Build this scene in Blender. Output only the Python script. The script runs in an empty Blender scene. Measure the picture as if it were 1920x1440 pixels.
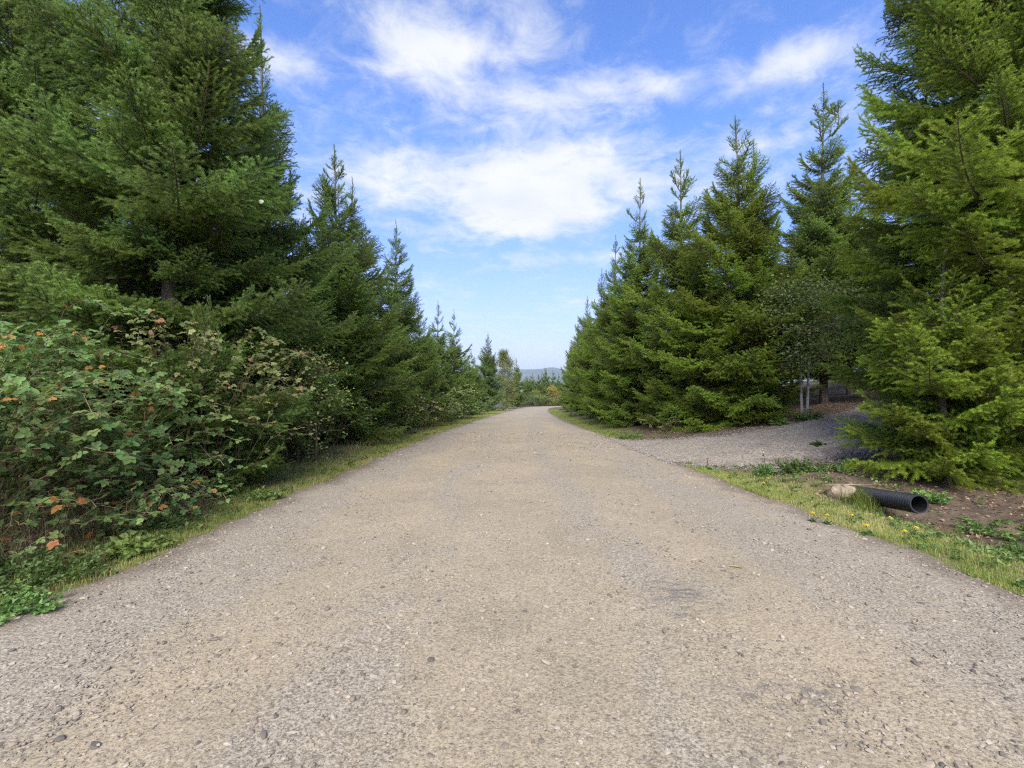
import bpy, math, random
import numpy as np
from mathutils import Vector
C = bpy.context.scene.collection
R = math.radians
random.seed(7)

# ------------------------------------------------------------------ camera
cam_d = bpy.data.cameras.new('camera')
cam_d.sensor_width = 36.0
cam_d.lens = 900.0 / 1920.0 * 36.0
cam_d.clip_start = 0.05
cam_d.clip_end = 40000
cam = bpy.data.objects.new('camera', cam_d)
C.objects.link(cam)
CAM_H = 1.5
cam.location = (0, 0, CAM_H)
cam.rotation_euler = (R(90), 0, 0)
scene = bpy.context.scene
scene.camera = cam
scene.cycles.pixel_filter_type = 'BLACKMAN_HARRIS'
scene.cycles.filter_width = 1.2
scene.cycles.volume_bounces = 2
scene.cycles.diffuse_bounces = 8
scene.cycles.use_denoising = False

# ------------------------------------------------------------------ sky, sun, exposure
SUN_EL, SUN_AZ = R(42), R(-176)          # azimuth clockwise from +Y: behind the camera, to the left
EXPOSURE = 2.4
SKY_STRENGTH = 0.050
SUN_STRENGTH = 1.5
scene.view_settings.view_transform = 'Standard'
scene.view_settings.look = 'None'
scene.view_settings.gamma = 1.0
scene.view_settings.use_curve_mapping = False
scene.view_settings.exposure = EXPOSURE
world = bpy.data.worlds.new('World')
scene.world = world
world.use_nodes = True


class NT:
    """small wrapper to write shader nodes as expressions"""
    def __init__(self, tree):
        self.t = tree
        self.n, self.l = tree.nodes, tree.links

    def node(self, kind, ins=None, **props):
        nd = self.n.new(kind)
        for k, v in props.items():
            setattr(nd, k, v)
        for k, v in (ins or {}).items():
            self.put(nd.inputs[k], v)
        return nd

    def put(self, sock, v):
        if hasattr(v, 'is_output'):
            self.l.new(v, sock)
        else:
            if sock.type == 'RGBA' and len(v) == 3:
                v = (*v, 1)
            sock.default_value = v

    def m(self, op, a, b=0.0, c=0.0, clamp=False):
        nd = self.node('ShaderNodeMath', operation=op, use_clamp=clamp)
        for i, v in enumerate((a, b, c)):
            self.put(nd.inputs[i], v)
        return nd.outputs[0]

    def mix(self, f, a, b, blend='MIX'):
        nd = self.node('ShaderNodeMix', data_type='RGBA', blend_type=blend)
        self.put(nd.inputs[0], f)
        self.put(nd.inputs[6], a)
        self.put(nd.inputs[7], b)
        return nd.outputs[2]

    def smooth(self, v, lo, hi, a=0.0, b=1.0):
        nd = self.node('ShaderNodeMapRange', interpolation_type='SMOOTHSTEP')
        for i, x in enumerate((v, lo, hi, a, b)):
            self.put(nd.inputs[i], x)
        return nd.outputs[0]

    def noise(self, vec, scale, detail=4.0, rough=0.55, dist=0.0):
        nd = self.node('ShaderNodeTexNoise', {'Scale': scale, 'Detail': detail, 'Roughness': rough, 'Distortion': dist})
        if vec is not None:
            self.l.new(vec, nd.inputs['Vector'])
        return nd.outputs['Fac']

    def voro(self, vec, scale, feature='F1', rnd=1.0):
        nd = self.node('ShaderNodeTexVoronoi', {'Scale': scale, 'Randomness': rnd}, feature=feature)
        if vec is not None:
            self.l.new(vec, nd.inputs['Vector'])
        return nd


def build_world():
    w = NT(world.node_tree)
    w.n.clear()
    out = w.node('ShaderNodeOutputWorld')
    sky = w.node('ShaderNodeTexSky', sky_type='NISHITA', sun_disc=False, sun_elevation=SUN_EL,
                 sun_rotation=SUN_AZ, air_density=1.0, dust_density=0.7, ozone_density=2.2)
    d = w.node('ShaderNodeTexCoord').outputs['Generated']
    sep = w.node('ShaderNodeSeparateXYZ', {0: d})
    x, y, z = sep.outputs
    az = w.m('ARCTAN2', x, y)
    el = w.m('ARCSINE', z)
    # cloud sheet seen in perspective
    zz = w.m('ADD', w.m('MAXIMUM', z, 0.0), 0.16)
    cx, cy = w.m('DIVIDE', x, zz), w.m('DIVIDE', y, zz)
    cv = w.node('ShaderNodeCombineXYZ', {0: cx, 1: cy, 2: 0.0}).outputs[0]
    n1 = w.noise(cv, 1.9, 9.0, 0.62, 0.5)
    n2 = w.noise(cv, 7.5, 8.0, 0.66, 0.5)
    n = w.m('ADD', w.m('MULTIPLY', n1, 0.55), w.m('MULTIPLY', n2, 0.45))

    def blob(px, py, rx, ry, amp):
        dx, dz = (px - 960) / 900.0, (720 - py) / 900.0
        a0, e0 = math.atan2(dx, 1), math.atan2(dz, math.hypot(dx, 1))
        k = 1.0 / (900 * (1 + dx * dx + dz * dz) ** 0.5)
        u = w.m('DIVIDE', w.m('SUBTRACT', az, a0), rx * k)
        v = w.m('DIVIDE', w.m('SUBTRACT', el, e0), ry * k)
        r2 = w.m('ADD', w.m('MULTIPLY', u, u), w.m('MULTIPLY', v, v))
        return w.m('MULTIPLY', w.m('EXPONENT', w.m('MULTIPLY', r2, -1.0)), amp)

    blobs = [(1030, 360, 230, 62, .60), (985, 415, 140, 40, .40), (1060, 180, 260, 38, .44), (1240, 170, 80, 30, .2), (790, 115, 160, 50, .46), (940, 95, 260, 24, .16),
             (1500, 105, 120, 32, .44), (1440, 150, 70, 22, .14), (1440, 272, 130, 16, .2), (710, 350, 130, 50, .3), (1060, 486, 150, 13, .26),
             (500, 100, 110, 36, .32), (60, 150, 130, 90, .42), (1000, 300, 360, 50, .26), (1800, 200, 200, 160, .15),
             (560, 150, 110, 26, .16), (300, 260, 260, 120, .12), (1010, 560, 260, 30, .10), (880, 30, 400, 60, .22), (1020, 235, 320, 16, .10)]
    tot = None
    for b in blobs:
        g = blob(*b)
        tot = g if tot is None else w.m('ADD', tot, g)
    # the rest of the sky: broken cloud of the same kind
    away = w.m('ADD', w.smooth(w.m('ABSOLUTE', az), 0.85, 1.25), w.smooth(el, 0.66, 0.85), clamp=True)
    tot = w.m('ADD', tot, w.m('MULTIPLY', away, 0.2))
    field = w.m('ADD', w.m('SUBTRACT', n, 0.5), tot)
    # field: noise is about -0.2..0.2
    cl = w.smooth(w.m('ADD', w.m('MULTIPLY', w.m('SUBTRACT', n, 0.5), 2.0), tot), -0.02, 0.66)
    cl = w.m('MULTIPLY', cl, 0.97)
    horizon = w.m('EXPONENT', w.m('MULTIPLY', w.m('MAXIMUM', el, 0.0), -6.5))
    hz = w.m('MULTIPLY', horizon, 0.8)
    hs = w.node('ShaderNodeHueSaturation', {'Hue': 0.515, 'Saturation': 1.22, 'Value': 1.14, 'Color': sky.outputs[0]}).outputs[0]
    hs = w.mix(1.0, hs, w.mix(w.smooth(el, 0.12, 0.5), (0.84, 0.76, 1.0), (0.93, 0.99, 1.05)), 'MULTIPLY')
    lowk = w.smooth(el, 0.0, 0.22, 0.74, 1.0)
    lk = w.node('ShaderNodeCombineXYZ', {0: lowk, 1: lowk, 2: w.smooth(el, 0.0, 0.22, 0.86, 1.0)}).outputs[0]
    hs = w.mix(1.0, hs, lk, 'MULTIPLY')
    base = w.mix(hz, hs, (1.75, 2.0, 2.65))
    shade = w.noise(cv, 2.6, 4.0, 0.5)
    ccol = w.mix(w.smooth(shade, 0.35, 0.7), (3.8, 3.85, 3.95), (3.2, 3.4, 3.65))
    col = w.mix(cl, base, ccol)
    bg = w.node('ShaderNodeBackground', {'Color': col, 'Strength': SKY_STRENGTH})
    w.l.new(bg.outputs[0], out.inputs[0])


build_world()
sun_d = bpy.data.lights.new('sun', 'SUN')
sun_d.energy = SUN_STRENGTH
sun_d.angle = R(45)
sun_d.color = (1.0, 0.95, 0.87)
sun = bpy.data.objects.new('sun', sun_d)
C.objects.link(sun)
sd = Vector((math.sin(SUN_AZ) * math.cos(SUN_EL), math.cos(SUN_AZ) * math.cos(SUN_EL), math.sin(SUN_EL)))
sun.rotation_euler = sd.to_track_quat('Z', 'Y').to_euler()


# ------------------------------------------------------------------ helpers
def mesh_np(name, V, T, mats, attrs=None, mat_index=None, smooth=False):
    V = np.asarray(V, np.float32).reshape(-1, 3)
    T = np.asarray(T, np.int32).reshape(-1, 3)
    me = bpy.data.meshes.new(name)
    me.vertices.add(len(V))
    me.vertices.foreach_set('co', V.ravel())
    n = len(T)
    if n:
        me.loops.add(n * 3)
        me.loops.foreach_set('vertex_index', T.ravel())
        me.polygons.add(n)
        me.polygons.foreach_set('loop_start', np.arange(0, n * 3, 3, dtype=np.int32))
        me.polygons.foreach_set('loop_total', np.full(n, 3, np.int32))
        if mat_index is not None:
            me.polygons.foreach_set('material_index', np.asarray(mat_index, np.int32))
        me.polygons.foreach_set('use_smooth', np.full(n, bool(smooth)))
    for k, v in (attrs or {}).items():
        v = np.asarray(v)
        if v.ndim == 2:
            a = me.attributes.new(k, 'FLOAT_VECTOR', 'POINT')
            a.data.foreach_set('vector', v.astype(np.float32).ravel())
        elif v.dtype.kind == 'i':
            a = me.attributes.new(k, 'INT', 'POINT')
            a.data.foreach_set('value', v.astype(np.int32))
        else:
            a = me.attributes.new(k, 'FLOAT', 'POINT')
            a.data.foreach_set('value', v.astype(np.float32))
    for m in mats:
        me.materials.append(m)
    me.update(calc_edges=True)
    return me


class Geo:
    """collects triangles with a per vertex tint and a per face material"""
    def __init__(self):
        self.V, self.T, self.A, self.M, self.n = [], [], [], [], 0

    def add(self, V, T, tint=0.0, mat=0):
        V = np.asarray(V, np.float32).reshape(-1, 3)
        T = np.asarray(T, np.int32).reshape(-1, 3)
        self.V.append(V)
        self.T.append(T + self.n)
        self.A.append(np.broadcast_to(np.asarray(tint, np.float32), (len(V),)))
        self.M.append(np.full(len(T), mat, np.int32))
        self.n += len(V)
        return self

    def tube(self, pts, rad, sides=6, tint=0.0, mat=0, cap=True):
        P = np.asarray(pts, np.float32)
        r = np.broadcast_to(np.asarray(rad, np.float32), (len(P),))
        t = np.gradient(P, axis=0)
        t /= np.linalg.norm(t, axis=1)[:, None] + 1e-9
        ref = np.array([0, 0, 1.0]) if abs(t[:, 2]).mean() < 0.8 else np.array([1.0, 0, 0])
        a = np.cross(t, ref)
        a /= np.linalg.norm(a, axis=1)[:, None] + 1e-9
        b = np.cross(t, a)
        ang = np.arange(sides) / sides * 2 * np.pi
        V = (P[:, None] + r[:, None, None] * (a[:, None] * np.cos(ang)[None, :, None] + b[:, None] * np.sin(ang)[None, :, None])).reshape(-1, 3)
        T = []
        for i in range(len(P) - 1):
            for j in range(sides):
                k = (j + 1) % sides
                p, q, u, v = i * sides + j, i * sides + k, (i + 1) * sides + j, (i + 1) * sides + k
                T += [(p, u, q), (q, u, v)]
        if cap:
            n = len(P) - 1
            T += [(n * sides, n * sides + j, n * sides + j + 1) for j in range(1, sides - 1)]
        tv = np.repeat(np.broadcast_to(np.asarray(tint, np.float32), (len(P),)), sides)
        return self.add(V, T, tv, mat)

    def mesh(self, name, mats, smooth=False):
        if not self.V:
            return mesh_np(name, np.zeros((0, 3)), np.zeros((0, 3)), mats)
        return mesh_np(name, np.concatenate(self.V), np.concatenate(self.T), mats, {'tint': np.concatenate(self.A)},
                       np.concatenate(self.M), smooth)


def obj(name, me, parent=None, loc=None):
    o = bpy.data.objects.new(name, me)
    C.objects.link(o)
    if parent is not None:
        o.parent = parent
    if loc is not None:
        o.location = loc
    return o


def tag(o, label=None, cat=None, group=None, kind=None):
    if label: o['label'] = label
    if cat: o['category'] = cat
    if group: o['group'] = group
    if kind: o['kind'] = kind
    return o


def thing(name, loc, label, cat, group=None, rz=0.0):
    o = obj(name, None, None, loc)
    o.empty_display_size = 0.3
    o.rotation_euler = (0, 0, rz)
    return tag(o, label, cat, group)


def sstep(v, a, b):
    t = np.clip((np.asarray(v, float) - a) / (b - a), 0, 1)
    return t * t * (3 - 2 * t)


def wob(x, y, s=1.0, k=0):
    x, y = np.asarray(x, float) * s, np.asarray(y, float) * s
    return (np.sin(1.3 * x + 0.7 * y + k) + np.sin(-0.9 * x + 1.7 * y + 2.1 * k + 1) + np.sin(2.3 * x + 1.9 * y + 3 + k)
            + 0.6 * np.sin(4.1 * x - 3.3 * y + k) + 0.6 * np.sin(-2.9 * x - 5.2 * y + 2 * k)) / 4.2


# ------------------------------------------------------------------ lie of the land
LY = [-60, 0, 20, 36, 61, 84, 100, 108, 116, 122, 130]
LX = [-3.5, -3.5, -3.5, -2.7, -0.9, 0.85, 2.8, 5.0, 9.0, 16, 30]
RX_ = [4.0, 4.0, 3.95, 3.8, 4.75, 6.5, 9.0, 11.5, 17.0, 26, 42]


def smooth_interp(y, xs):
    y = np.asarray(y, float)
    return sum(np.interp(y + d, LY, xs) for d in (-6, -4, -2, 0, 2, 4, 6)) / 7.0


def road_l(y): return smooth_interp(y, LX)
def road_r(y): return smooth_interp(y, RX_)


DRV_N = np.array([(2.6, 12.2), (3.6, 11.2), (4.6, 9.9), (5.6, 9.4), (6.8, 9.6), (8.3, 10.4), (12, 12.0), (18, 14.5), (26, 17)])
DRV_F = np.array([(2.6, 21.5), (3.8, 19.3), (4.6, 17.6), (5.6, 16.6), (6.8, 15.9), (8.4, 15.6), (12, 17.2), (18, 20.5), (26, 24)])


def land(x, y):
    """height of the ground"""
    x, y = np.asarray(x, float), np.asarray(y, float)
    z = -0.0333 * np.clip(y, -40, 125)
    z = z - 0.10 * np.clip(y - 125, 0, 500) - 6.0 * sstep(y, 600, 3000)
    # right hand bank, up which the driveway climbs
    rise = 0.155 * np.clip(x - 4.3, 0, 19) * sstep(y, 6.5, 12) * (1 - sstep(y, 45, 85))
    z = z + rise
    # ditch by the pipe
    ditch = 0.2 * np.exp(-((x - 5.6) / 0.75) ** 2) * (1 - sstep(y, 6.3, 7.6)) * sstep(y, -20, -5)
    z = z - ditch
    z = z + 0.20 * np.exp(-((x - 5.45) / 0.7) ** 2 - ((y - 8.25) / 0.75) ** 2)
    # low bank on the left
    z = z + 0.22 * sstep(-x, 4.2, 6.5) * (1 - sstep(y, 25, 60))
    near = np.exp(-np.clip(np.hypot(x, y) - 30, 0, None) / 60)
    off = np.clip(np.maximum(road_l(y) - 0.5 - x, x - road_r(y) - 0.6), 0, 1.2) / 1.2
    z = z + near * off * (0.07 * wob(x, y, 0.9) + 0.03 * wob(x, y, 2.7, 2))
    z = z + (1 - near) * 3.0 * wob(x, y, 0.004) * sstep(np.hypot(x, y), 200, 900)
    return z


def drive_mask(x, y):
    """>0 inside the driveway (metres from its edge)"""
    x, y = np.asarray(x, float), np.asarray(y, float)
    n = np.interp(x, DRV_N[:, 0], DRV_N[:, 1])
    f = np.interp(x, DRV_F[:, 0], DRV_F[:, 1])
    m = np.minimum(y - n, f - y)
    return np.where((x > 2.6) & (x < 26), m, -9)


def road_in(x, y):
    return np.minimum(x - road_l(y), road_r(y) - x)


def gz(x, y): return float(land(x, y))


# ------------------------------------------------------------------ materials
def new_mat(name):
    m = bpy.data.materials.new(name)
    m.use_nodes = True
    n = NT(m.node_tree)
    n.n.clear()
    out = n.node('ShaderNodeOutputMaterial')
    return m, n, out


def attr(n, name, kind='GEOMETRY'):
    return n.node('ShaderNodeAttribute', attribute_name=name, attribute_type=kind).outputs['Fac']


def leafy(name, c0, c1, c2=None, rough=0.5, trans=0.3, spec=0.35, warm=None):
    """foliage: colour from the tint attribute, thin enough to let light through"""
    m, n, out = new_mat(name)
    t = attr(n, 'tint')
    rnd = n.node('ShaderNodeObjectInfo').outputs['Random']
    if warm:
        wv = attr(n, 'warm', 'INSTANCER')
        a = n.mix(wv, c0, warm[0])
        b = n.mix(wv, c1, warm[1])
        col = n.mix(n.smooth(t, 0.0, 1.0), a, b)
    else:
        if c2:
            col = n.mix(n.smooth(t, 0.5, 1.0), n.mix(n.smooth(t, 0.0, 0.5), c0, c1), c2)
        else:
            col = n.mix(t, c0, c1)
    hs = n.node('ShaderNodeHueSaturation', {'Hue': n.m('ADD', n.m('MULTIPLY', rnd, 0.03), 0.485), 'Saturation': 1.0,
                                           'Value': n.m('ADD', n.m('MULTIPLY', rnd, 0.6), 0.70), 'Color': col}).outputs[0]
    p = n.node('ShaderNodeBsdfPrincipled', {'Base Color': hs, 'Roughness': rough, 'Specular IOR Level': spec})
    tr = n.node('ShaderNodeBsdfTranslucent', {'Color': n.mix(0.5, hs, (0.20, 0.26, 0.02))})
    mx = n.node('ShaderNodeMixShader', {0: trans, 1: p.outputs[0], 2: tr.outputs[0]})
    n.l.new(mx.outputs[0], out.inputs[0])
    return m


def plain(name, c0, c1, scale=20.0, rough=0.8, bump=0.3, bscale=None, spec=0.3, stretch=(1, 1, 1)):
    m, n, out = new_mat(name)
    tc = n.node('ShaderNodeTexCoord').outputs['Object']
    mp = n.node('ShaderNodeMapping', {'Vector': tc, 'Scale': stretch}).outputs[0]
    f = n.noise(mp, scale, 6.0, 0.62)
    col = n.mix(n.smooth(f, 0.3, 0.7), c0, c1)
    b = n.node('ShaderNodeBump', {'Strength': bump, 'Distance': 0.02, 'Height': n.noise(mp, bscale or scale * 2, 5.0, 0.6)})
    p = n.node('ShaderNodeBsdfPrincipled', {'Base Color': col, 'Roughness': rough, 'Specular IOR Level': spec, 'Normal': b.outputs[0]})
    n.l.new(p.outputs[0], out.inputs[0])
    return m


def tinted(name, stops, rough=0.85, spec=0.25):
    """opaque, colour ramp driven by the tint attribute"""
    m, n, out = new_mat(name)
    cr = n.node('ShaderNodeValToRGB', {0: attr(n, 'tint')})
    e = cr.color_ramp.elements
    e[0].position, e[0].color = stops[0][0], (*stops[0][1], 1)
    e[1].position, e[1].color = stops[-1][0], (*stops[-1][1], 1)
    for p_, c_ in stops[1:-1]:
        x = e.new(p_)
        x.color = (*c_, 1)
    p = n.node('ShaderNodeBsdfPrincipled', {'Base Color': cr.outputs[0], 'Roughness': rough, 'Specular IOR Level': spec})
    n.l.new(p.outputs[0], out.inputs[0])
    return m


def road_material():
    m, n, out = new_mat('packed gravel road')
    pos = n.node('ShaderNodeTexCoord').outputs['Object']
    lat = attr(n, 'lat')                              # metres from the left edge
    edge = attr(n, 'edge')                            # metres to the nearest edge
    sp = n.node('ShaderNodeSeparateXYZ', {0: pos})
    strt = n.node('ShaderNodeMapping', {'Vector': pos, 'Scale': (1.0, 0.22, 1.0)}).outputs[0]
    big = n.noise(pos, 0.55, 5.0, 0.6)
    med = n.noise(pos, 2.6, 6.0, 0.65)
    lng = n.noise(strt, 1.6, 5.0, 0.6, 0.4)
    fine = n.noise(pos, 60.0, 6.0, 0.75)
    dirt = n.mix(n.smooth(big, 0.35, 0.68), (0.351, 0.290, 0.198), (0.285, 0.240, 0.167))
    dirt = n.mix(n.smooth(med, 0.45, 0.72, 0.0, 0.55), dirt, (0.395, 0.332, 0.233))
    grey = n.mix(n.smooth(fine, .3, .7), (0.160, 0.141, 0.116), (0.405, 0.356, 0.282))
    # loose grey gravel towards the edges and between the wheel tracks
    wt = n.m('MULTIPLY', n.m('ADD', n.m('COSINE', n.m('MULTIPLY', n.m('SUBTRACT', lat, 0.9), 2 * math.pi / 1.75)), 1.0), 0.5)
    e1 = n.smooth(edge, 1.9, 0.3)
    g = n.m('ADD', n.m('MULTIPLY', e1, 0.54), n.m('MULTIPLY', wt, 0.46))
    g = n.m('ADD', g, n.m('MULTIPLY', n.m('SUBTRACT', lng, 0.5), 2.1))
    g = n.m('ADD', g, n.m('MULTIPLY', n.m('SUBTRACT', med, 0.5), 0.9))
    g = n.smooth(g, 0.05, 0.75, 0.0, 0.75)
    col = n.mix(g, dirt, grey)
    # brown soil rim
    rim = n.smooth(n.m('ADD', edge, n.m('MULTIPLY', med, 0.5)), 0.75, 0.3)
    col = n.mix(n.m('MULTIPLY', rim, 0.75), col, (0.132, 0.102, 0.073))
    # dark spots where bluish rock shows through the surface
    spots = [(1.25, 3.6, .42, .5, 1.0), (1.45, 2.4, .6, .28, .9), (0.75, 12.3, .5, 1.2, .7), (2.4, 5.4, .6, .6, .4), (1.2, 8.0, .5, .9, .3),
             (-2.6, 8.5, .4, 1.4, .4), (0.3, 22.0, .5, 2.5, .5), (2.9, 3.0, .5, .4, .35)]
    tot = None
    for (sx, sy, rx, ry, a) in spots:
        u = n.m('DIVIDE', n.m('SUBTRACT', sp.outputs[0], sx), rx)
        v = n.m('DIVIDE', n.m('SUBTRACT', sp.outputs[1], sy), ry)
        q = n.m('MULTIPLY', n.m('EXPONENT', n.m('MULTIPLY', n.m('ADD', n.m('MULTIPLY', u, u), n.m('MULTIPLY', v, v)), -1.0)), a)
        tot = q if tot is None else n.m('ADD', tot, q)
    ang = n.node('ShaderNodeMapping', {'Vector': pos, 'Rotation': (0, 0, 0.6), 'Scale': (1.0, 2.6, 1.0)}).outputs[0]
    sn = n.noise(ang, 7.0, 6.0, 0.68, 0.6)
    sm = n.smooth(n.m('ADD', tot, n.m('MULTIPLY', n.m('SUBTRACT', sn, 0.5), 2.6)), 0.55, 1.25, 0.0, 0.68)
    col = n.mix(sm, col, (0.083, 0.086, 0.092))
    # embedded stones at three sizes
    h = None
    for sc, amt, w_ in ((34.0, 0.26, .55), (75.0, 0.40, 0.45), (150.0, 0.45, 0.35)):
        sc_ = n.node('ShaderNodeVectorMath', {0: n.node('ShaderNodeTexNoise', {'Vector': pos, 'Scale': sc * .7, 'Detail': 2.0}).outputs['Color'], 'Scale': 1.0 / sc}, operation='SCALE')
        ad = n.node('ShaderNodeVectorMath', {0: pos, 1: sc_.outputs[0]}, operation='ADD')
        vo = n.voro(ad.outputs[0], sc)
        sel = n.node('ShaderNodeSeparateColor', {0: vo.outputs['Color']})
        pick = n.smooth(sel.outputs[0], 0.55, 0.6)
        dome = n.smooth(vo.outputs['Distance'], 0.46, 0.18)
        k = n.m('MULTIPLY', pick, dome)
        stone = n.mix(sel.outputs[1], (0.106, 0.096, 0.083), (0.409, 0.356, 0.290))
        col = n.mix(n.m('MULTIPLY', k, amt * 1.6), col, stone)
        rimd = n.m('MULTIPLY', pick, n.m('MULTIPLY', n.smooth(vo.outputs['Distance'], 0.34, 0.44), n.smooth(vo.outputs['Distance'], 0.56, 0.46)))
        k2 = n.m('MULTIPLY', k, w_)
        h = k2 if h is None else n.m('ADD', h, k2)
    h = n.m('ADD', h, n.m('MULTIPLY', fine, 0.55))
    h = n.m('ADD', h, n.m('MULTIPLY', n.noise(pos, 12.0, 5.0, 0.6), 0.5))
    col = n.mix(n.smooth(fine, 0.56, 0.40, 0.0, 0.75), col, n.mix(1.0, col, (0.52, 0.50, 0.47), 'MULTIPLY'))
    spk = n.noise(pos, 22.0, 7.0, 0.8)
    col = n.mix(n.smooth(spk, 0.47, 0.62, 0.0, 0.4), col, n.mix(1.0, col, (1.35, 1.33, 1.30), 'MULTIPLY'))
    col = n.mix(n.smooth(spk, 0.50, 0.36, 0.0, 0.42), col, n.mix(1.0, col, (0.62, 0.60, 0.57), 'MULTIPLY'))
    b = n.node('ShaderNodeBump', {'Strength': 0.55, 'Distance': 0.009, 'Height': h})
    p = n.node('ShaderNodeBsdfPrincipled', {'Base Color': col, 'Roughness': 0.92, 'Specular IOR Level': 0.2, 'Normal': b.outputs[0]})
    n.l.new(p.outputs[0], out.inputs[0])
    return m


def drive_material():
    m, n, out = new_mat('crushed grey gravel')
    pos = n.node('ShaderNodeTexCoord').outputs['Object']
    vo = n.voro(pos, 19.0)
    v2 = n.voro(pos, 48.0)
    s1 = n.node('ShaderNodeSeparateColor', {0: vo.outputs['Color']})
    s2 = n.node('ShaderNodeSeparateColor', {0: v2.outputs['Color']})
    col = n.mix(s1.outputs[0], (0.155, 0.130, 0.103), (0.431, 0.373, 0.294))
    col = n.mix(0.45, col, n.mix(s2.outputs[1], (0.121, 0.102, 0.082), (0.471, 0.401, 0.309)))
    big = n.noise(pos, 0.8, 4.0, 0.6)
    col = n.mix(n.smooth(big, 0.5, 0.72, 0.0, 0.6), col, (0.178, 0.149, 0.119))
    edge = attr(n, 'edge')
    rim = n.smooth(n.m('ADD', edge, n.m('MULTIPLY', n.m('SUBTRACT', n.noise(pos, 2.0, 4.0, .6), .5), 3.0)), 1.2, 0.0, 0.0, 0.85)
    col = n.mix(rim, col, (0.099, 0.069, 0.050))
    h = n.m('ADD', n.smooth(vo.outputs['Distance'], 0.6, 0.1), n.m('MULTIPLY', n.smooth(v2.outputs['Distance'], 0.6, 0.1), 0.5))
    b = n.node('ShaderNodeBump', {'Strength': 1.0, 'Distance': 0.02, 'Height': h})
    p = n.node('ShaderNodeBsdfPrincipled', {'Base Color': col, 'Roughness': 0.9, 'Specular IOR Level': 0.2, 'Normal': b.outputs[0]})
    n.l.new(p.outputs[0], out.inputs[0])
    return m


def ground_material():
    m, n, out = new_mat('soil litter and moss')
    pos = n.node('ShaderNodeTexCoord').outputs['Object']
    a = n.noise(pos, 1.1, 6.0, 0.65)
    b_ = n.noise(pos, 5.0, 6.0, 0.7)
    c = n.noise(pos, 45.0, 5.0, 0.7)
    col = n.mix(n.smooth(b_, 0.35, 0.65), (0.056, 0.038, 0.026), (0.132, 0.096, 0.065))
    col = n.mix(n.smooth(c, 0.35, 0.7, 0.0, 0.6), col, (0.165, 0.125, 0.089))
    g = attr(n, 'green')
    gm = n.smooth(n.m('ADD', g, n.m('MULTIPLY', n.m('SUBTRACT', a, 0.5), 1.6)), 0.3, 0.75)
    grass = n.mix(n.smooth(b_, 0.35, 0.65), (0.115, 0.135, 0.035), (0.23, 0.20, 0.085))
    col = n.mix(n.m('MULTIPLY', gm, 0.85), col, grass)
    far = attr(n, 'far')
    col = n.mix(far, col, n.mix(n.smooth(n.noise(pos, 0.004, 6.0, 0.6), 0.4, 0.6), (0.045, 0.07, 0.03), (0.14, 0.13, 0.07)))
    h = n.m('ADD', c, n.m('MULTIPLY', b_, 1.5))
    bp = n.node('ShaderNodeBump', {'Strength': 0.8, 'Distance': 0.03, 'Height': h})
    p = n.node('ShaderNodeBsdfPrincipled', {'Base Color': col, 'Roughness': 0.95, 'Specular IOR Level': 0.15, 'Normal': bp.outputs[0]})
    n.l.new(p.outputs[0], out.inputs[0])
    return m


M = {}
M['road'] = road_material()
M['drive'] = drive_material()
M['ground'] = ground_material()
M['needle'] = leafy('fir needles', (0.068, 0.122, 0.036), (0.225, 0.345, 0.095), rough=0.42, trans=0.55, spec=0.4,
                    warm=((0.110, 0.165, 0.018), (0.335, 0.440, 0.050)))
M['bark'] = plain('fir bark', (0.075, 0.058, 0.047), (0.17, 0.145, 0.125), 14.0, 0.9, 0.8, 30.0, stretch=(1, 1, .25))
M['twig'] = plain('thin brown twig', (0.085, 0.058, 0.038), (0.15, 0.11, 0.075), 30.0, 0.85, 0.2)
M['palebark'] = plain('pale grey bark', (0.25, 0.23, 0.20), (0.40, 0.37, 0.32), 16.0, 0.85, 0.4, stretch=(1, 1, .3))
M['bramble'] = leafy('bramble leaf', (0.052, 0.105, 0.027), (0.145, 0.230, 0.062), (0.36, 0.16, 0.045), rough=0.55, trans=0.28, spec=0.3)
M['bronze'] = leafy('bronze turning bramble leaf', (0.070, 0.115, 0.030), (0.18, 0.20, 0.065), (0.30, 0.15, 0.095), rough=0.55, trans=0.28, spec=0.3)
M['cane'] = plain('bramble cane', (0.10, 0.055, 0.035), (0.20, 0.15, 0.085), 20.0, 0.7, 0.2)
M['deadcane'] = plain('dead dry cane', (0.20, 0.155, 0.11), (0.36, 0.30, 0.225), 20.0, 0.85, 0.2)
M['broad'] = leafy('broad green leaf', (0.095, 0.165, 0.040), (0.26, 0.36, 0.125), (0.36, 0.32, 0.07), rough=0.5, trans=0.3)
M['yellow'] = leafy('yellowing leaf', (0.15, 0.19, 0.045), (0.30, 0.27, 0.06), (0.40, 0.25, 0.05), rough=0.5, trans=0.35)
M['grass'] = leafy('verge grass blade', (0.105, 0.165, 0.028), (0.235, 0.245, 0.062), (0.40, 0.33, 0.17), rough=0.6, trans=0.3, spec=0.2)
M['forb'] = leafy('green weed leaf', (0.060, 0.115, 0.028), (0.125, 0.205, 0.052), (0.20, 0.29, 0.065), rough=0.5, trans=0.3)
M['straw'] = leafy('dry straw stem', (0.26, 0.20, 0.11), (0.46, 0.38, 0.23), rough=0.7, trans=0.2, spec=0.2)
M['stone'] = tinted('road gravel stone', [(0, (0.092, 0.083, 0.073)), (.4, (0.198, 0.165, 0.129)), (.75, (0.290, 0.241, 0.185)), (1, (0.370, 0.330, 0.277))])
M['drivestone'] = tinted('driveway gravel stone', [(0, (0.079, 0.071, 0.066)), (.5, (0.185, 0.165, 0.153)), (1, (0.330, 0.297, 0.277))])
M['litter'] = tinted('dry leaf and needle litter', [(0, (.07, .045, .03)), (.5, (.18, .115, .07)), (1, (.33, .235, .15))])
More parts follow.
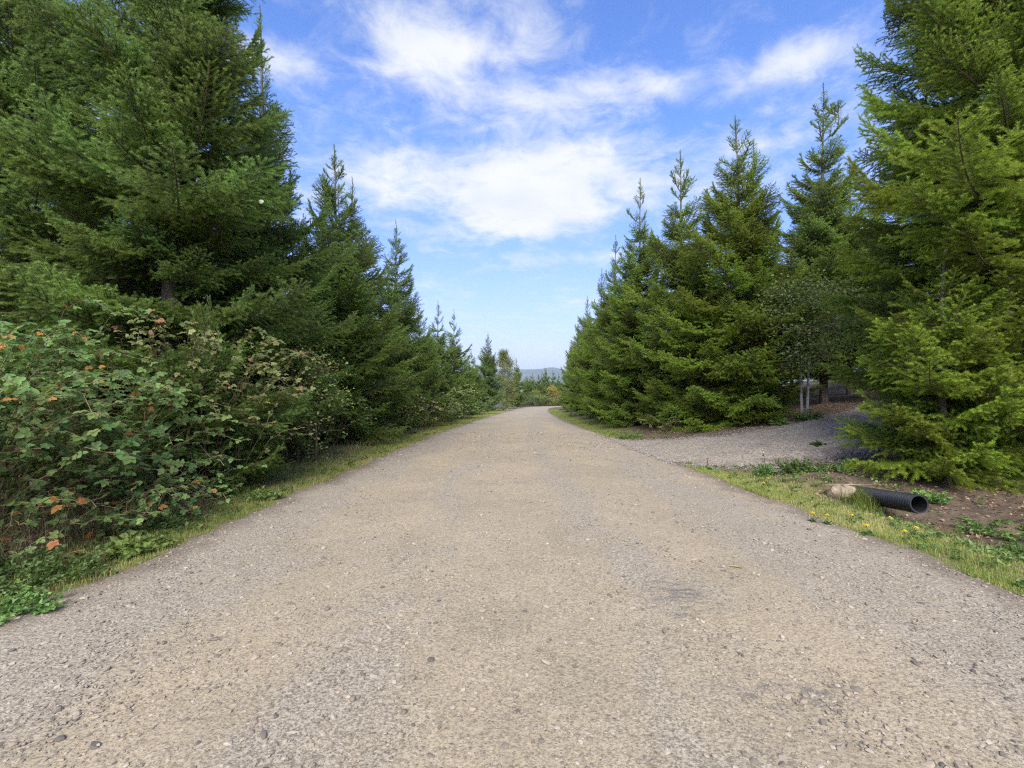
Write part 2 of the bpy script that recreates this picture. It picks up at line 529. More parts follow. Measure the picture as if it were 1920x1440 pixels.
M['pipe'] = plain('black corrugated plastic', (0.012, 0.012, 0.013), (0.022, 0.022, 0.023), 12.0, 0.42, 0.05, spec=0.5)
M['rock'] = plain('tan boulder', (0.165, 0.125, 0.085), (0.33, 0.27, 0.19), 7.0, 0.9, 0.6, 20.0)
M['hill'] = plain('forested hill', (0.03, 0.045, 0.035), (0.08, 0.095, 0.075), 0.004, 1.0, 0.0, spec=0.0)
M['flower'] = plain('dandelion yellow', (0.70, 0.56, 0.01), (0.80, 0.66, 0.02), 40.0, 0.7, 0.1)
M['pale'] = plain('pale disc', (0.20, 0.21, 0.17), (0.26, 0.27, 0.22), 60.0, 0.6, 0.1)
M['fluff'] = plain('white seed fluff', (0.34, 0.31, 0.26), (0.42, 0.39, 0.33), 60.0, 0.9, 0.1)
M['rustplant'] = plain('rust red seed head', (0.16, 0.06, 0.03), (0.26, 0.11, 0.05), 40.0, 0.9, 0.1)


# ------------------------------------------------------------------ ground, road, driveway
def axis(parts):
    v = []
    for a, b, s in parts:
        v.append(np.arange(a, b, s))
    return np.concatenate(v + [np.array([parts[-1][1]])])


def grid_tris(nx, ny):
    i, j = np.meshgrid(np.arange(nx - 1), np.arange(ny - 1), indexing='xy')
    p = (j * nx + i).ravel()
    return np.concatenate([np.stack([p, p + 1, p + nx + 1], 1), np.stack([p, p + nx + 1, p + nx], 1)])


def build_ground():
    xs = axis([(-6500, -1500, 1000), (-1500, -300, 150), (-300, -60, 20), (-60, -16, 3), (-16, 26, 0.28), (26, 60, 3), (60, 300, 20), (300, 1500, 150), (1500, 6500, 1000)])
    ys = axis([(-3000, -300, 300), (-300, -20, 25), (-20, -2, 2), (-2, 26, 0.28), (26, 60, 1), (60, 140, 2.5), (140, 400, 12), (400, 1500, 90), (1500, 7200, 570)])
    X, Y = np.meshgrid(xs, ys, indexing='xy')
    Z = land(X, Y)
    ri = road_in(X, Y)
    di = drive_mask(X, Y)
    Z = Z - 0.09 * sstep(ri, 0.3, 0.8) * ((Y > -70) & (Y < 130)) - 0.07 * sstep(di, 0.3, 0.8)
    green = 0.6 * np.exp(-np.clip(-ri - 0.1, 0, None) / 1.1) + 0.1
    green = np.where(X > 0, green * (0.55 + 0.75 * (Y < 12)), green + 0.15)
    green = green * (ri < 0.3)
    far = sstep(np.hypot(X, Y), 120, 260)
    me = mesh_np('ground', np.stack([X, Y, Z], -1), grid_tris(len(xs), len(ys)), [M['ground']],
                 {'green': green.ravel(), 'far': far.ravel()}, smooth=True)
    tag(obj('ground', me), kind='structure')

    # the road, a slightly crowned sheet whose edges dive under the soil
    ys = axis([(-60, -4, 4), (-4, 16, 0.12), (16, 50, 0.4), (50, 126, 1.0)])
    us = np.linspace(0, 1, 70)
    Yg, U = np.meshgrid(ys, us, indexing='ij')
    l, r = road_l(Yg) - 0.35, road_r(Yg) + 0.35
    Xg = l + (r - l) * U
    e = road_in(Xg, Yg) + 0.16 * wob(Xg, Yg, 1.6) + 0.10 * wob(Xg, Yg, 5.2, 1)
    lat = Xg - road_l(Yg)
    crown = 0.035 * sstep(e, 0, 2.5)
    rut = -0.012 * (0.5 + 0.5 * np.cos(2 * np.pi * (lat - 1.75) / 1.75)) * sstep(e, .5, 1.2)
    Zg = land(Xg, Yg) + np.where(e > 0, 0.006 + crown + rut, np.maximum(e, -.35) * 0.35) + 0.006 * wob(Xg, Yg, 4.0, 3) + 0.004 * wob(Xg, Yg, 11.0, 5)
    me = mesh_np('road', np.stack([Xg, Yg, Zg], -1), grid_tris(len(us), len(ys)), [M['road']],
                 {'lat': lat.ravel(), 'edge': np.clip(e, 0, 9).ravel()}, smooth=True)
    tag(obj('road', me), kind='structure')

    xs = axis([(2.7, 14, 0.2), (14, 26, 0.6)])
    us = np.linspace(0, 1, 60)
    Xg, U = np.meshgrid(xs, us, indexing='ij')
    n = np.interp(Xg, DRV_N[:, 0], DRV_N[:, 1]) - 0.4
    f = np.interp(Xg, DRV_F[:, 0], DRV_F[:, 1]) + 0.4
    Yg = n + (f - n) * U
    e = drive_mask(Xg, Yg) + 0.25 * wob(Xg, Yg, 1.3, 4) + 0.1 * wob(Xg, Yg, 4.5, 2)
    Zg = land(Xg, Yg) + np.where(e > 0, 0.004 + 0.02 * sstep(e, 0, 1), np.maximum(e, -.4) * 0.3) + 0.006 * wob(Xg, Yg, 5.0, 3)
    Zg = Zg - 0.03 * sstep(road_in(Xg, Yg), -0.1, 0.5)
    T = grid_tris(len(us), len(xs))[:, ::-1]
    me = mesh_np('driveway', np.stack([Xg, Yg, Zg], -1), T, [M['drive']], {'edge': np.clip(e, 0, 9).ravel()}, smooth=True)
    tag(obj('driveway', me), kind='structure')


build_ground()


def build_hills():
    xs = np.linspace(-6000, 6000, 240)
    ts = np.linspace(0, 1, 14)
    X, Tt = np.meshgrid(xs, ts, indexing='xy')
    px = X / 6200 * 900 + 960
    top = 200 + 25 * np.exp(-((px - 1037) / 16.0) ** 2) + 9 * wob(X, 0 * X, 0.004) + 30 * wob(X, 0 * X, 0.0009, 2)
    Y = 5000 + 1300 * Tt + 130 * wob(X, Tt * 3, 0.002, 1)
    Z = -50 + (top + 50) * np.sin(Tt * np.pi / 2) ** 1.3 + 12 * wob(X, Tt * 900, 0.006, 3) * Tt * (1 - Tt) * 4
    me = mesh_np('hills', np.stack([X, Y, Z], -1), grid_tris(len(xs), len(ts)), [M['hill']], smooth=True)
    tag(obj('hills', me), kind='structure')


build_hills()


# ------------------------------------------------------------------ fir branches (shared by every conifer)
def needles(P0, P1, t0, t1, dens, length, width, rg):
    """needle triangles round the shoots P0-P1"""
    D = P1 - P0
    L = np.linalg.norm(D, axis=1)
    n = rg.poisson(np.maximum(L * dens, 0.01))
    k = np.repeat(np.arange(len(L)), n)
    t = rg.random(len(k))
    a = D[k] / (L[k][:, None] + 1e-9)
    p = P0[k] + D[k] * t[:, None]
    ref = np.where(np.abs(a[:, 2:3]) < 0.9, np.array([[0, 0, 1.0]]), np.array([[1.0, 0, 0]]))
    s = np.cross(a, ref)
    s /= np.linalg.norm(s, axis=1)[:, None]
    u = np.cross(s, a)
    ph = rg.random(len(k)) * 2 * np.pi
    perp = s * np.cos(ph)[:, None] + u * (np.sin(ph) * 0.8 + 0.12)[:, None]
    ang = np.radians(rg.normal(56, 10, len(k)))
    d = a * np.cos(ang)[:, None] + perp * np.sin(ang)[:, None]
    ln = length * rg.uniform(0.7, 1.15, len(k))
    w = np.cross(d, a) + rg.normal(0, .25, d.shape)
    w /= np.linalg.norm(w, axis=1)[:, None] + 1e-9
    tint = np.clip(t0[k] + (t1[k] - t0[k]) * t + rg.normal(0, .08, len(k)), 0, 1)
    V = np.stack([p - w * width / 2, p + w * width / 2, p + d * ln[:, None]], 1).reshape(-1, 3)
    T = np.arange(len(V)).reshape(-1, 3)
    return V, T, np.repeat(tint, 3)


def make_branch(name, L, seed, dens, nlen, nwid, style):
    rg = np.random.default_rng(seed)
    g = Geo()
    ns = 12
    s = np.linspace(0, 1, ns)
    sweep = rg.normal(0, .10)
    if style == 'leader':
        z = 0.10 * s ** 2
    else:
        z = rg.uniform(-.06, .04) * s - 0.10 * np.sin(s * np.pi * .8) + 0.20 * s ** 2.6
    ax = np.stack([L * s * (1 - .04 * s), L * sweep * s ** 2, L * z], 1)
    g.tube(ax, 0.0045 + 0.0085 * L * (1 - s) ** 0.9, 5, mat=1)
    P0, P1, t0, t1 = [], [], [], []

    def shoot(a, b, ta, tb):
        P0.append(a); P1.append(b); t0.append(ta); t1.append(tb)

    def at(q):
        i = min(int(q * (ns - 1)), ns - 2)
        f = q * (ns - 1) - i
        return ax[i] * (1 - f) + ax[i + 1] * f, (ax[i + 1] - ax[i]) / np.linalg.norm(ax[i + 1] - ax[i])

    for i in range(ns - 1):
        if s[i] > 0.35 or style == 'leader':
            shoot(ax[i], ax[i + 1], .3 + .6 * s[i] ** 2, .3 + .7 * s[i + 1] ** 2)
    if style == 'leader':
        step, k0, kl = 0.075, 0.25, 0.30
    else:
        step, k0, kl = 0.078, 0.08, 0.52
    q, side = k0, 1
    while q < 0.985:
        base, dr = at(q)
        side = -side
        up = rg.normal(0.02, .14) if style != 'leader' else rg.uniform(-.6, .9)
        ln = (kl * (1 - q) ** 0.75 * min(1, .45 + q * 1.4) * L + 0.07) * rg.uniform(.55, 1.15)
        ln = min(ln, 0.85)
        lat = np.array([-dr[1], dr[0], 0.0]) * side
        fw = rg.uniform(.55, .95)
        d = dr * fw + lat * 1.0 + np.array([0, 0, up])
        d /= np.linalg.norm(d)
        m_ = max(2, int(ln / 0.11) + 1)
        prev = base
        pts = [base]
        droop = rg.uniform(.15, .55) if style != 'leader' else -.2
        for j in range(1, m_ + 1):
            f = j / m_
            p = base + d * ln * f + dr * ln * .22 * f * f + np.array([0, 0, -droop * ln * f * f * .55 + .10 * ln * f ** 4])
            shoot(prev, p, .10 + .5 * (j - 1) / m_ + .2 * q, .10 + .6 * f + .2 * q)
            prev = p
            pts.append(p)
        pts = np.array(pts)
        if ln > 0.2:
            g.tube(pts[[0, len(pts) // 2, -1]], [0.004, 0.003, 0.0015], 3, mat=1, cap=False)
            # tertiary shoots
            x, sd = 0.06, 1
            while x < ln - 0.02:
                f = x / ln
                i = min(int(f * m_), m_ - 1)
                b2 = pts[i] + (pts[i + 1] - pts[i]) * (f * m_ - i)
                dd = pts[i + 1] - pts[i]
                dd = dd / (np.linalg.norm(dd) + 1e-9)
                l3 = (0.075 + 0.30 * (ln - x)) * rg.uniform(.65, 1.25)
                l3 = min(l3, .27)
                sd = -sd
                lt = np.cross(dd, [0, 0, 1.0]) * sd
                e = dd * rg.uniform(.6, 1.0) + lt * rg.uniform(.7, 1.0) + np.array([0, 0, rg.normal(-.12, .28)])
                e /= np.linalg.norm(e)
                mid = b2 + e * l3 * .55
                end = b2 + e * l3 + dd * l3 * .2 + np.array([0, 0, rg.normal(-.02, .03)])
                shoot(b2, mid, .15 + .4 * f, .4 + .3 * f)
                shoot(mid, end, .4 + .3 * f, .65 + .35 * f)
                x += rg.uniform(.062, .105)
        q += step * rg.uniform(.6, 1.2) / L * .62
    V, T, tn = needles(np.array(P0), np.array(P1), np.array(t0), np.array(t1), dens, nlen, nwid, rg)
    g.add(V, T, tn, 0)
    o = bpy.data.objects.new(name, g.mesh(name, [M['needle'], M['twig']]))
    return o


CLASS_LEN = [2.4, 2.2, 1.3, 1.2, 0.62, 0.5]


def branch_group(level, dens, nlen, nwid):
    obs = [make_branch('fir_branch', CLASS_LEN[k], 100 + k, dens, nlen, nwid, 'leader' if k == 5 else 'full') for k in range(6)]
    ng = bpy.data.node_groups.new('fir crown ' + level, 'GeometryNodeTree')
    ng.interface.new_socket('Geometry', in_out='INPUT', socket_type='NodeSocketGeometry')
    ng.interface.new_socket('Geometry', in_out='OUTPUT', socket_type='NodeSocketGeometry')
    gi, go = ng.nodes.new('NodeGroupInput'), ng.nodes.new('NodeGroupOutput')
    jn = ng.nodes.new('GeometryNodeJoinGeometry')

    def named(nm, dt):
        a = ng.nodes.new('GeometryNodeInputNamedAttribute')
        a.data_type = dt
        a.inputs['Name'].default_value = nm
        return a.outputs['Attribute']
    rot = ng.nodes.new('FunctionNodeEulerToRotation')
    ng.links.new(named('rot', 'FLOAT_VECTOR'), rot.inputs[0])
    scl, kind = named('scl', 'FLOAT_VECTOR'), named('cls', 'INT')
    for k, ob in enumerate(obs):
        oi = ng.nodes.new('GeometryNodeObjectInfo')
        oi.inputs['Object'].default_value = ob
        cmp_ = ng.nodes.new('FunctionNodeCompare')
        cmp_.data_type, cmp_.operation = 'INT', 'EQUAL'
        ng.links.new(kind, [i for i in cmp_.inputs if i.type == 'INT'][0])
        [i for i in cmp_.inputs if i.type == 'INT'][1].default_value = k
        ip = ng.nodes.new('GeometryNodeInstanceOnPoints')
        ng.links.new(gi.outputs[0], ip.inputs['Points'])
        ng.links.new(cmp_.outputs[0], ip.inputs['Selection'])
        ng.links.new(oi.outputs['Geometry'], ip.inputs['Instance'])
        ng.links.new(rot.outputs[0], ip.inputs['Rotation'])
        ng.links.new(scl, ip.inputs['Scale'])
        ng.links.new(ip.outputs[0], jn.inputs[0])
    ng.links.new(jn.outputs[0], go.inputs[0])
    return ng


GROUPS = {'near': branch_group('near', 900, 0.040, 0.0042), 'mid': branch_group('mid', 380, 0.044, 0.0085), 'far': branch_group('far', 150, 0.050, 0.0150)}


def conifer(name, x, y, H, Rm, level, seed, label, warm=0.0, clear=0.15, group=None, cat='tree', power=0.74, skirt=0.62, lean=0.0, dense=1.0, leaders=((0, 0, 1.0),)):
    rg = np.random.default_rng(seed)
    z0 = gz(x, y)
    root = thing(name, (x, y, z0 - 0.05), label, cat, group)
    g = Geo()
    n = 14
    s = np.linspace(0, 1, n)
    wx, wy = rg.normal(0, .10), rg.normal(0, .10)

    def tp(u):
        return np.array([lean * H * u + wx * np.sin(u * 3.0), wy * np.sin(u * 2.6), H * u])
    r0 = 0.011 * H + 0.02
    g.tube([tp(u) for u in s], r0 * (1 - s) ** 0.9 + 0.004, 8)
    pos, rot, scl, cls = [], [], [], []

    def put(p, azi, el, ln, k):
        pos.append(p)
        f = ln / CLASS_LEN[k]
        rot.append((rg.normal(0, .2), -el, azi))
        scl.append((f, f * rg.uniform(.9, 1.1), f * rg.uniform(.9, 1.1)))
        cls.append(k)

    def pick(ln):
        if ln > 1.65: return int(rg.integers(0, 2))
        if ln > 0.85: return int(rg.integers(2, 4))
        return 4

    h = clear
    a0 = rg.random() * 6.28
    sp = (0.31 + 0.012 * H) / dense
    while h < H * 0.965:
        u = h / H
        rad = Rm * (1 - u) ** power * (skirt + (1 - skirt) * min(1, u / 0.30))
        nb = 6 if u < .66 else (4 if u < .8 else 3)
        a0 += rg.uniform(.5, 1.1)
        for i in range(nb):
            ln = max(0.22, rad * rg.uniform(.62, 1.14) * (1.25 if rg.random() < .15 else 1))
            el = R(-12 + 32 * min(1, u * 2.2) + 38 * max(0, u - .40) / .60 + rg.normal(0, 10))
            put(tp(min(1, u + rg.normal(0, .06) / H)), a0 + i * 6.283 / nb + rg.normal(0, .25), el, ln, 5 if (u > .80 or ln < .3) else pick(ln))
        for i in range(6 if u < .6 else (3 if u < .72 else 1)):
            uu = min(.99, u + rg.uniform(.2, .8) * sp / H)
            ln = max(0.18, rad * rg.uniform(.35, .72))
            el = R(-4 + 46 * max(0, u - .3) / .7 + rg.normal(0, 12))
            put(tp(uu), rg.random() * 6.283, el, ln, 5 if u > .93 else pick(ln))
        h += sp * (1.0 + .25 * rg.normal()) * (0.75 + .5 * u)
    # the leader
    for (ox, oy, hf) in leaders:
        top = tp(1.0) + np.array([ox, oy, H * (hf - 1)])
        if ox or oy:
            st = tp(.86)
            mid = np.array([top[0] * .8 + st[0] * .2, top[1] * .8 + st[1] * .2, st[2] * .6 + top[2] * .4])
            g.tube([st, mid, top], [.025, .018, .005], 6)
            for q in np.linspace(.35, .97, 12):
                c_ = mid + (top - mid) * q
                put(c_, rg.random() * 6.283, R(rg.uniform(25, 55)), (1.05 - q) * .75 + .16, 5)
        put(top - np.array([0, 0, .42]), 0, R(89), 0.62, 5)
        scl[-1] = (1.24, .55, .55)
        put(top - np.array([0, 0, .80]), 1, R(88), 0.62, 5)
    obj('trunk', g.mesh('trunk', [M['bark']], True), root)
    me = mesh_np('crown', np.array(pos), np.zeros((0, 3)), [M['needle']],
                 {'rot': np.array(rot), 'scl': np.array(scl), 'cls': np.array(cls, dtype=int),
                  'warm': np.clip(np.full(len(pos), warm) + rg.normal(0, .07, len(pos)), 0, 1)})
    cr = obj('crown', me, root)
    cr['kind'] = 'stuff'
    md = cr.modifiers.new('branches', 'NODES')
    md.node_group = GROUPS[level]
    return root


LEFT = 'firs lining the left side of the road'
RIGHT = 'firs lining the right side of the road'
BACK_L = 'trees standing behind the left roadside row'
BACK_R = 'trees standing behind the right roadside row'
FARG = 'young conifers beyond the bend'
W = 'fir_tree'
# left row, from the camera outwards
conifer(W, -6.3, 8.8, 15.0, 3.35, 'near', 11, 'huge dark fir at the left front whose top leaves the picture, brambles at its foot', .16, .2, LEFT, skirt=.7, dense=.97)
conifer(W, -10.0, 9.6, 14.0, 3.7, 'near', 12, 'dark fir at the left picture edge, only its right-hand boughs showing', .05, .2, LEFT, skirt=.46)
conifer(W, -6.75, 13.0, 11.7, 2.6, 'mid', 13, 'tall slim fir whose thin bare leader rises just right of the huge left fir', .12, .2, LEFT, skirt=.46, power=.95)
conifer(W, -6.0, 11.6, 8.0, 3.0, 'near', 24, 'mid-height fir tucked right against the huge left fir, below the slim bare leader', .2, .2, LEFT, skirt=.5)
conifer(W, -5.75, 15.6, 9.5, 3.1, 'mid', 14, 'fir on the left with thin upright tip, first right of the huge left fir', .3, .1, LEFT, skirt=.46)
conifer(W, -6.0, 18.2, 9.6, 3.3, 'mid', 15, 'broad fir on the left with drooping boughs reaching over dead canes', .3, .1, LEFT, skirt=.46)
conifer(W, -5.3, 22.0, 9.5, 2.7, 'mid', 16, 'slender fir with long needle-thin spire standing alone against the sky on the left', .25, .1, LEFT, skirt=.46)
conifer(W, -5.2, 26.5, 6.4, 2.5, 'mid', 17, 'low bushy fir right of the left fir with the lone spire', .35, .1, LEFT, skirt=.46)
conifer(W, -4.9, 32.0, 7.9, 2.4, 'far', 18, 'left one of two narrow twin-topped firs in the middle of the left row', .2, .1, LEFT, skirt=.46)
conifer(W, -4.4, 36.5, 8.3, 2.3, 'far', 19, 'right one of two narrow twin-topped firs in the middle of the left row', .2, .1, LEFT, skirt=.46)
conifer(W, -4.0, 47.0, 6.4, 2.4, 'far', 20, 'short fir between the twin-topped firs and the dark pyramid fir', .25, .1, LEFT, skirt=.46)
conifer(W, -3.1, 62.0, 10.2, 2.9, 'far', 21, 'dark dense pyramid-shaped fir next to the yellowing deciduous tree', .0, .1, LEFT, skirt=.46, power=.75, dense=1.3)
conifer('fir_sapling', -4.9, 7.9, 3.0, 1.75, 'near', 22, 'small drooping fir sapling overgrown by bronze brambles on the left', .15, .1, None, 'sapling')
# behind the left row
for i, (x, y, h, r, l) in enumerate([
        (-12.5, 14.5, 9.5, 2.8, 'dim fir showing through gaps low behind the huge left fir'),
        (-11.0, 20.0, 9.0, 2.5, 'fir behind the left row, between the slim bare-leader fir and its neighbour'),
        (-10.0, 27.0, 8.0, 2.4, 'fir behind the drooping broad fir of the left row'),
        (-9.0, 36.0, 7.6, 2.3, 'fir behind the lone-spired fir of the left row'),
        (-8.2, 48.0, 8.0, 2.4, 'fir showing behind the two narrow twin-topped firs'),
        (-14.5, 8.5, 9.0, 3.0, 'fir deep in the left thicket at the picture edge'),
        (-8.6, 12.4, 8.5, 3.2, 'fir pressed close behind the trunk of the huge left fir')]):
    conifer(W, x, y, h, r, 'far' if y > 18 else 'mid', 40 + i, l, .15, .3, BACK_L)
# right row, from the camera outwards
conifer(W, 8.9, 8.7, 14.5, 3.4, 'near', 51, 'huge bright green fir at the right front behind the black pipe', 1.0, .1, RIGHT, dense=.85)
conifer('young_fir', 7.35, 8.1, 4.4, 1.75, 'near', 52, 'young bright green fir with low skirt of boughs just behind the black pipe mouth', 1.0, .08, None, 'tree', power=.7)
conifer(W, 10.0, 10.6, 17.0, 3.4, 'near', 53, 'tall dark fir behind the huge right fir, boughs stretching left into the sky', .6, .3, RIGHT, dense=.85)
conifer(W, 13.0, 20.0, 13.20, 3.5, 'mid', 54, 'tallest fir right of centre with two thin leaders', .55, 1.6, RIGHT, leaders=((0, 0, 1.0), (.75, .2, .95)))
conifer(W, 8.3, 18.0, 11.30, 3.7, 'mid', 55, 'bright broad fir at the driveway corner with a long thin leader', .95, .35, RIGHT)
conifer(W, 10.7, 21.2, 11.9, 2.0, 'mid', 56, 'thin bare-topped fir close behind the broad driveway-corner fir', .45, .8, RIGHT, power=.9)
conifer(W, 7.1, 20.2, 11.40, 3.3, 'mid', 57, 'fir with forked side tip, left of the broad driveway-corner fir', .75, .1, RIGHT)
conifer(W, 6.35, 23.7, 12.00, 3.0, 'mid', 58, 'tall thin-spired fir before the white cloud, second left of the driveway-corner fir', .7, .1, RIGHT, power=.75)
conifer(W, 6.1, 28.0, 10.70, 2.9, 'mid', 59, 'third fir left of the driveway-corner fir, in the right row', .7, .1, RIGHT)
conifer(W, 6.2, 33.0, 10.10, 2.8, 'far', 60, 'fourth fir left of the driveway-corner fir, in the right row', .65, .1, RIGHT)
conifer(W, 6.3, 40.0, 9.7, 2.7, 'far', 61, 'fifth fir left of the driveway-corner fir, in the right row', .65, .1, RIGHT)
conifer(W, 6.9, 50.0, 9.2, 2.7, 'far', 62, 'last but one fir of the right row before the bend', .6, .1, RIGHT)
conifer(W, 7.7, 62.0, 8.2, 2.6, 'far', 63, 'last fir of the right row, where the road bends out of sight', .6, .1, RIGHT)
for i, (x, y, h, r, c, l) in enumerate([
        (15.8, 22.5, 11.0, 2.4, 2.2, 'dark bare-stemmed fir behind the small broadleaf tree, by the driveway'),
        (13.4, 25.5, 10.0, 2.3, 1.9, 'bare-stemmed fir seen through the gap left of the pale broadleaf stem'),
        (10.2, 27.5, 10.5, 2.3, .8, 'fir hidden behind the thin bare-topped fir in the right row'),
        (18.5, 24.0, 12.0, 2.6, 2.0, 'bare-stemmed fir behind the driveway end, beside the huge right fir'),
        (15.5, 15.0, 12.0, 3.0, .5, 'dark fir at the right picture edge behind the huge right fir'),
        (9.5, 36.0, 9.5, 2.2, .5, 'fir standing behind the middle of the right row'),
        (20.5, 18.5, 12.0, 3.0, .6, 'fir at the right far behind the huge right fir'),
        (12.2, 30.5, 9.5, 2.4, 1.6, 'bare-stemmed fir deep behind the driveway-corner fir'),
        (17.5, 30.0, 9.0, 2.6, 1.0, 'dim fir far back in the gap beside the pale broadleaf stems'),
        (21.5, 28.0, 10.0, 2.8, 1.0, 'dim fir far back, right of the pale broadleaf stems'),
        (16.0, 37.0, 9.0, 2.8, .4, 'rearmost fir seen through the gap at the driveway'),
        (24.5, 36.0, 9.0, 3.0, .3, 'rearmost fir behind the driveway end at the right')]):
    conifer(W, x, y, h, r, 'far' if y > 24 else 'mid', 70 + i, l, .45, c, BACK_R)
# beyond the bend
for i, (px, py, y, r, l) in enumerate([
        (968, 672, 104, 2.8, 'green conifer tucked right behind the yellowing deciduous tree'),
        (988, 703, 132, 3.6, 'leftmost small conifer in the gap at the road bend'),
        (999, 699, 140, 3.8, 'second small conifer from the left in the gap at the road bend'),
        (1009, 702, 128, 3.4, 'third small conifer from the left in the gap at the road bend'),
        (1022, 688, 134, 3.6, 'taller conifer with thin spire against the far hills in the gap at the bend'),
        (1037, 692, 150, 3.6, 'thin conifer spire right of the taller one against the far hills'),
        (1048, 700, 142, 3.6, 'conifer at the right side of the gap, touching the right row')]):
    x = (px - 960) / 900 * y
    top = CAM_H + (720 - py) / 900 * y
    conifer('young_conifer', x, y, top - gz(x, y), r, 'far', 90 + i, l, .3, .1, FARG)


# ------------------------------------------------------------------ broadleaf trees and shrubs
def leaf_cloud(g, P, size, rg, up=0.6, mat=0, tint=None, out=None):
    """ovate leaves (4 triangles, folded on the midrib) at points P"""
    n = len(P)
    d = rg.normal(0, 1, (n, 3)) * np.array([1, 1, .45])
    if out is not None:
        d = d * .6 + out
    d /= np.linalg.norm(d, axis=1)[:, None] + 1e-9
    nrm = rg.normal(0, .5, (n, 3)) + np.array([0, 0, up])
    s = np.cross(d, nrm)
    s /= np.linalg.norm(s, axis=1)[:, None] + 1e-9
    u = np.cross(s, d)
    sz = (size * rg.uniform(.6, 1.2, n))[:, None]
    c = -0.12
    V = np.stack([P, P + (d * .45 + s * .34 + u * .1) * sz, P + d * sz * .5 + u * c * sz * .3, P + (d * .45 - s * .34 + u * .1) * sz,
                  P + d * sz - u * .12 * sz], 1).reshape(-1, 3)
    b = (np.arange(n) * 5)[:, None]
    T = np.concatenate([b + np.array([[0, 1, 2]]), b + np.array([[0, 2, 3]]), b + np.array([[1, 4, 2]]), b + np.array([[2, 4, 3]])])
    tn = rg.random(n) if tint is None else tint
    g.add(V, T, np.repeat(tn, 5), mat)


def broadleaf(name, x, y, H, Rc, base, nleaf, size, seed, label, leafmat, bark, cat='tree', stems=1, group=None, tint=(0, 1), shape=1.0, limbs=30):
    rg = np.random.default_rng(seed)
    z0 = gz(x, y)
    root = thing(name, (x, y, z0 - .04), label, cat, group)
    pts = []
    for k in range(stems):
        g = Geo()
        ox = np.array([rg.normal(0, .10 + .06 * stems), rg.normal(0, .10), 0]) * (k > 0)
        lean = np.array([rg.normal(0, .06), rg.normal(0, .06), 1.0])
        hs = H * rg.uniform(.8, 1.0)
        tr = [ox + lean * hs * u + np.array([.06 * math.sin(5 * u + k), .06 * math.cos(4 * u), 0]) for u in np.linspace(0, 1, 9)]
        r0 = 0.008 * H + .008
        g.tube(tr, r0 * (1 - np.linspace(0, 1, 9)) + .006, 7)
        for i in range(int(limbs / stems) + 4):
            u = rg.uniform(base / H, .97)
            p = ox + lean * hs * u
            t_ = (u - base / H) / (1 - base / H)
            rr = Rc * (math.sin(math.pi * min(1, .22 + t_ * .78)) ** shape) * rg.uniform(.6, 1.1) + .15
            a = rg.random() * 6.28
            d = np.array([math.cos(a), math.sin(a), rg.uniform(.2, .9)])
            q = p + d * rr * .5 + np.array([0, 0, .05])
            e = p + d * rr * np.array([1, 1, .8])
            g.tube([p, q, e], [r0 * .35 * (1 - u) + .008, .006, .003], 5)
            for j in range(7):
                f = rg.uniform(.25, 1)
                w0 = p + (e - p) * f
                w1 = w0 + rg.normal(0, .22, 3) * rr * .9 + np.array([0, 0, .05])
                g.tube([w0, (w0 + w1) / 2 + rg.normal(0, .02, 3), w1], [.005, .004, .002], 3, cap=False)
                pts.append((w0, w1))
        obj('trunk' if k == 0 else 'stem', g.mesh('trunk', [bark], True), root)
    A = np.array([p[0] for p in pts])
    B = np.array([p[1] for p in pts])
    k = rg.integers(0, len(pts), nleaf)
    f = rg.random((nleaf, 1)) ** .7
    P = A[k] + (B[k] - A[k]) * f + rg.normal(0, .04 + .10 * Rc, (nleaf, 3))
    g = Geo()
    leaf_cloud(g, P, size, rg, .8, 0, rg.uniform(tint[0], tint[1], nleaf) ** 1.3)
    cr = obj('crown', g.mesh('crown', [leafmat]), root)
    cr['kind'] = 'stuff'
    return root


broadleaf('broadleaf_tree', 9.7, 16.0, 4.7, 1.6, 1.7, 9500, .11, 201, 'small broadleaf tree with pale slim stems at the far edge of the driveway', M['broad'], M['palebark'], stems=2, tint=(.15, .85))
broadleaf('broadleaf_tree', -.7, 80, 11.4, 1.9, .6, 15000, .17, 202, 'yellowing airy deciduous tree at the end of the left row', M['yellow'], M['palebark'], shape=.6, tint=(0, .45), limbs=150)
broadleaf('broadleaf_tree', -8.9, 9.4, 7.6, 1.6, 1.4, 3600, .10, 203, 'broadleaf tree with yellow leaves between the huge left fir and the picture edge', M['broad'], M['palebark'], tint=(.3, 1.0))
broadleaf('shrub', 10.8, 128, 6.4, 2.3, .3, 2200, .30, 204, 'orange-tinged shrub in front of the small conifers at the bend', M['yellow'], M['twig'], 'shrub', 3, tint=(.45, 1.0))
broadleaf('shrub', 6.3, 121, 4.3, 1.6, .2, 1500, .28, 205, 'yellow-green shrub in the middle of the gap at the bend', M['yellow'], M['twig'], 'shrub', 3, tint=(0, .6))
broadleaf('shrub', -4.4, 41, 3.6, 1.2, .2, 1500, .16, 206, 'light green shrub at the left verge below the twin-topped firs', M['broad'], M['twig'], 'shrub', 3, tint=(.3, .9))
broadleaf('shrub', -5.0, 20.6, 2.6, 1.1, .2, 1800, .10, 207, 'pale yellow-green shrub under the lone-spired left fir', M['broad'], M['twig'], 'shrub', 3, tint=(.4, 1.0))
broadleaf('shrub', -8.6, 11.4, 3.6, 1.8, .3, 3600, .10, 209, 'dark leafy shrub deep behind the trunk of the huge left fir', M['broad'], M['twig'], 'shrub', 3, tint=(.0, .5))
broadleaf('shrub', -4.9, 10.9, 3.0, 1.1, .15, 3200, .075, 208, 'thin leafy shrub with twining stems right of the bronze brambles', M['broad'], M['twig'], 'shrub', 3, tint=(.3, .95))


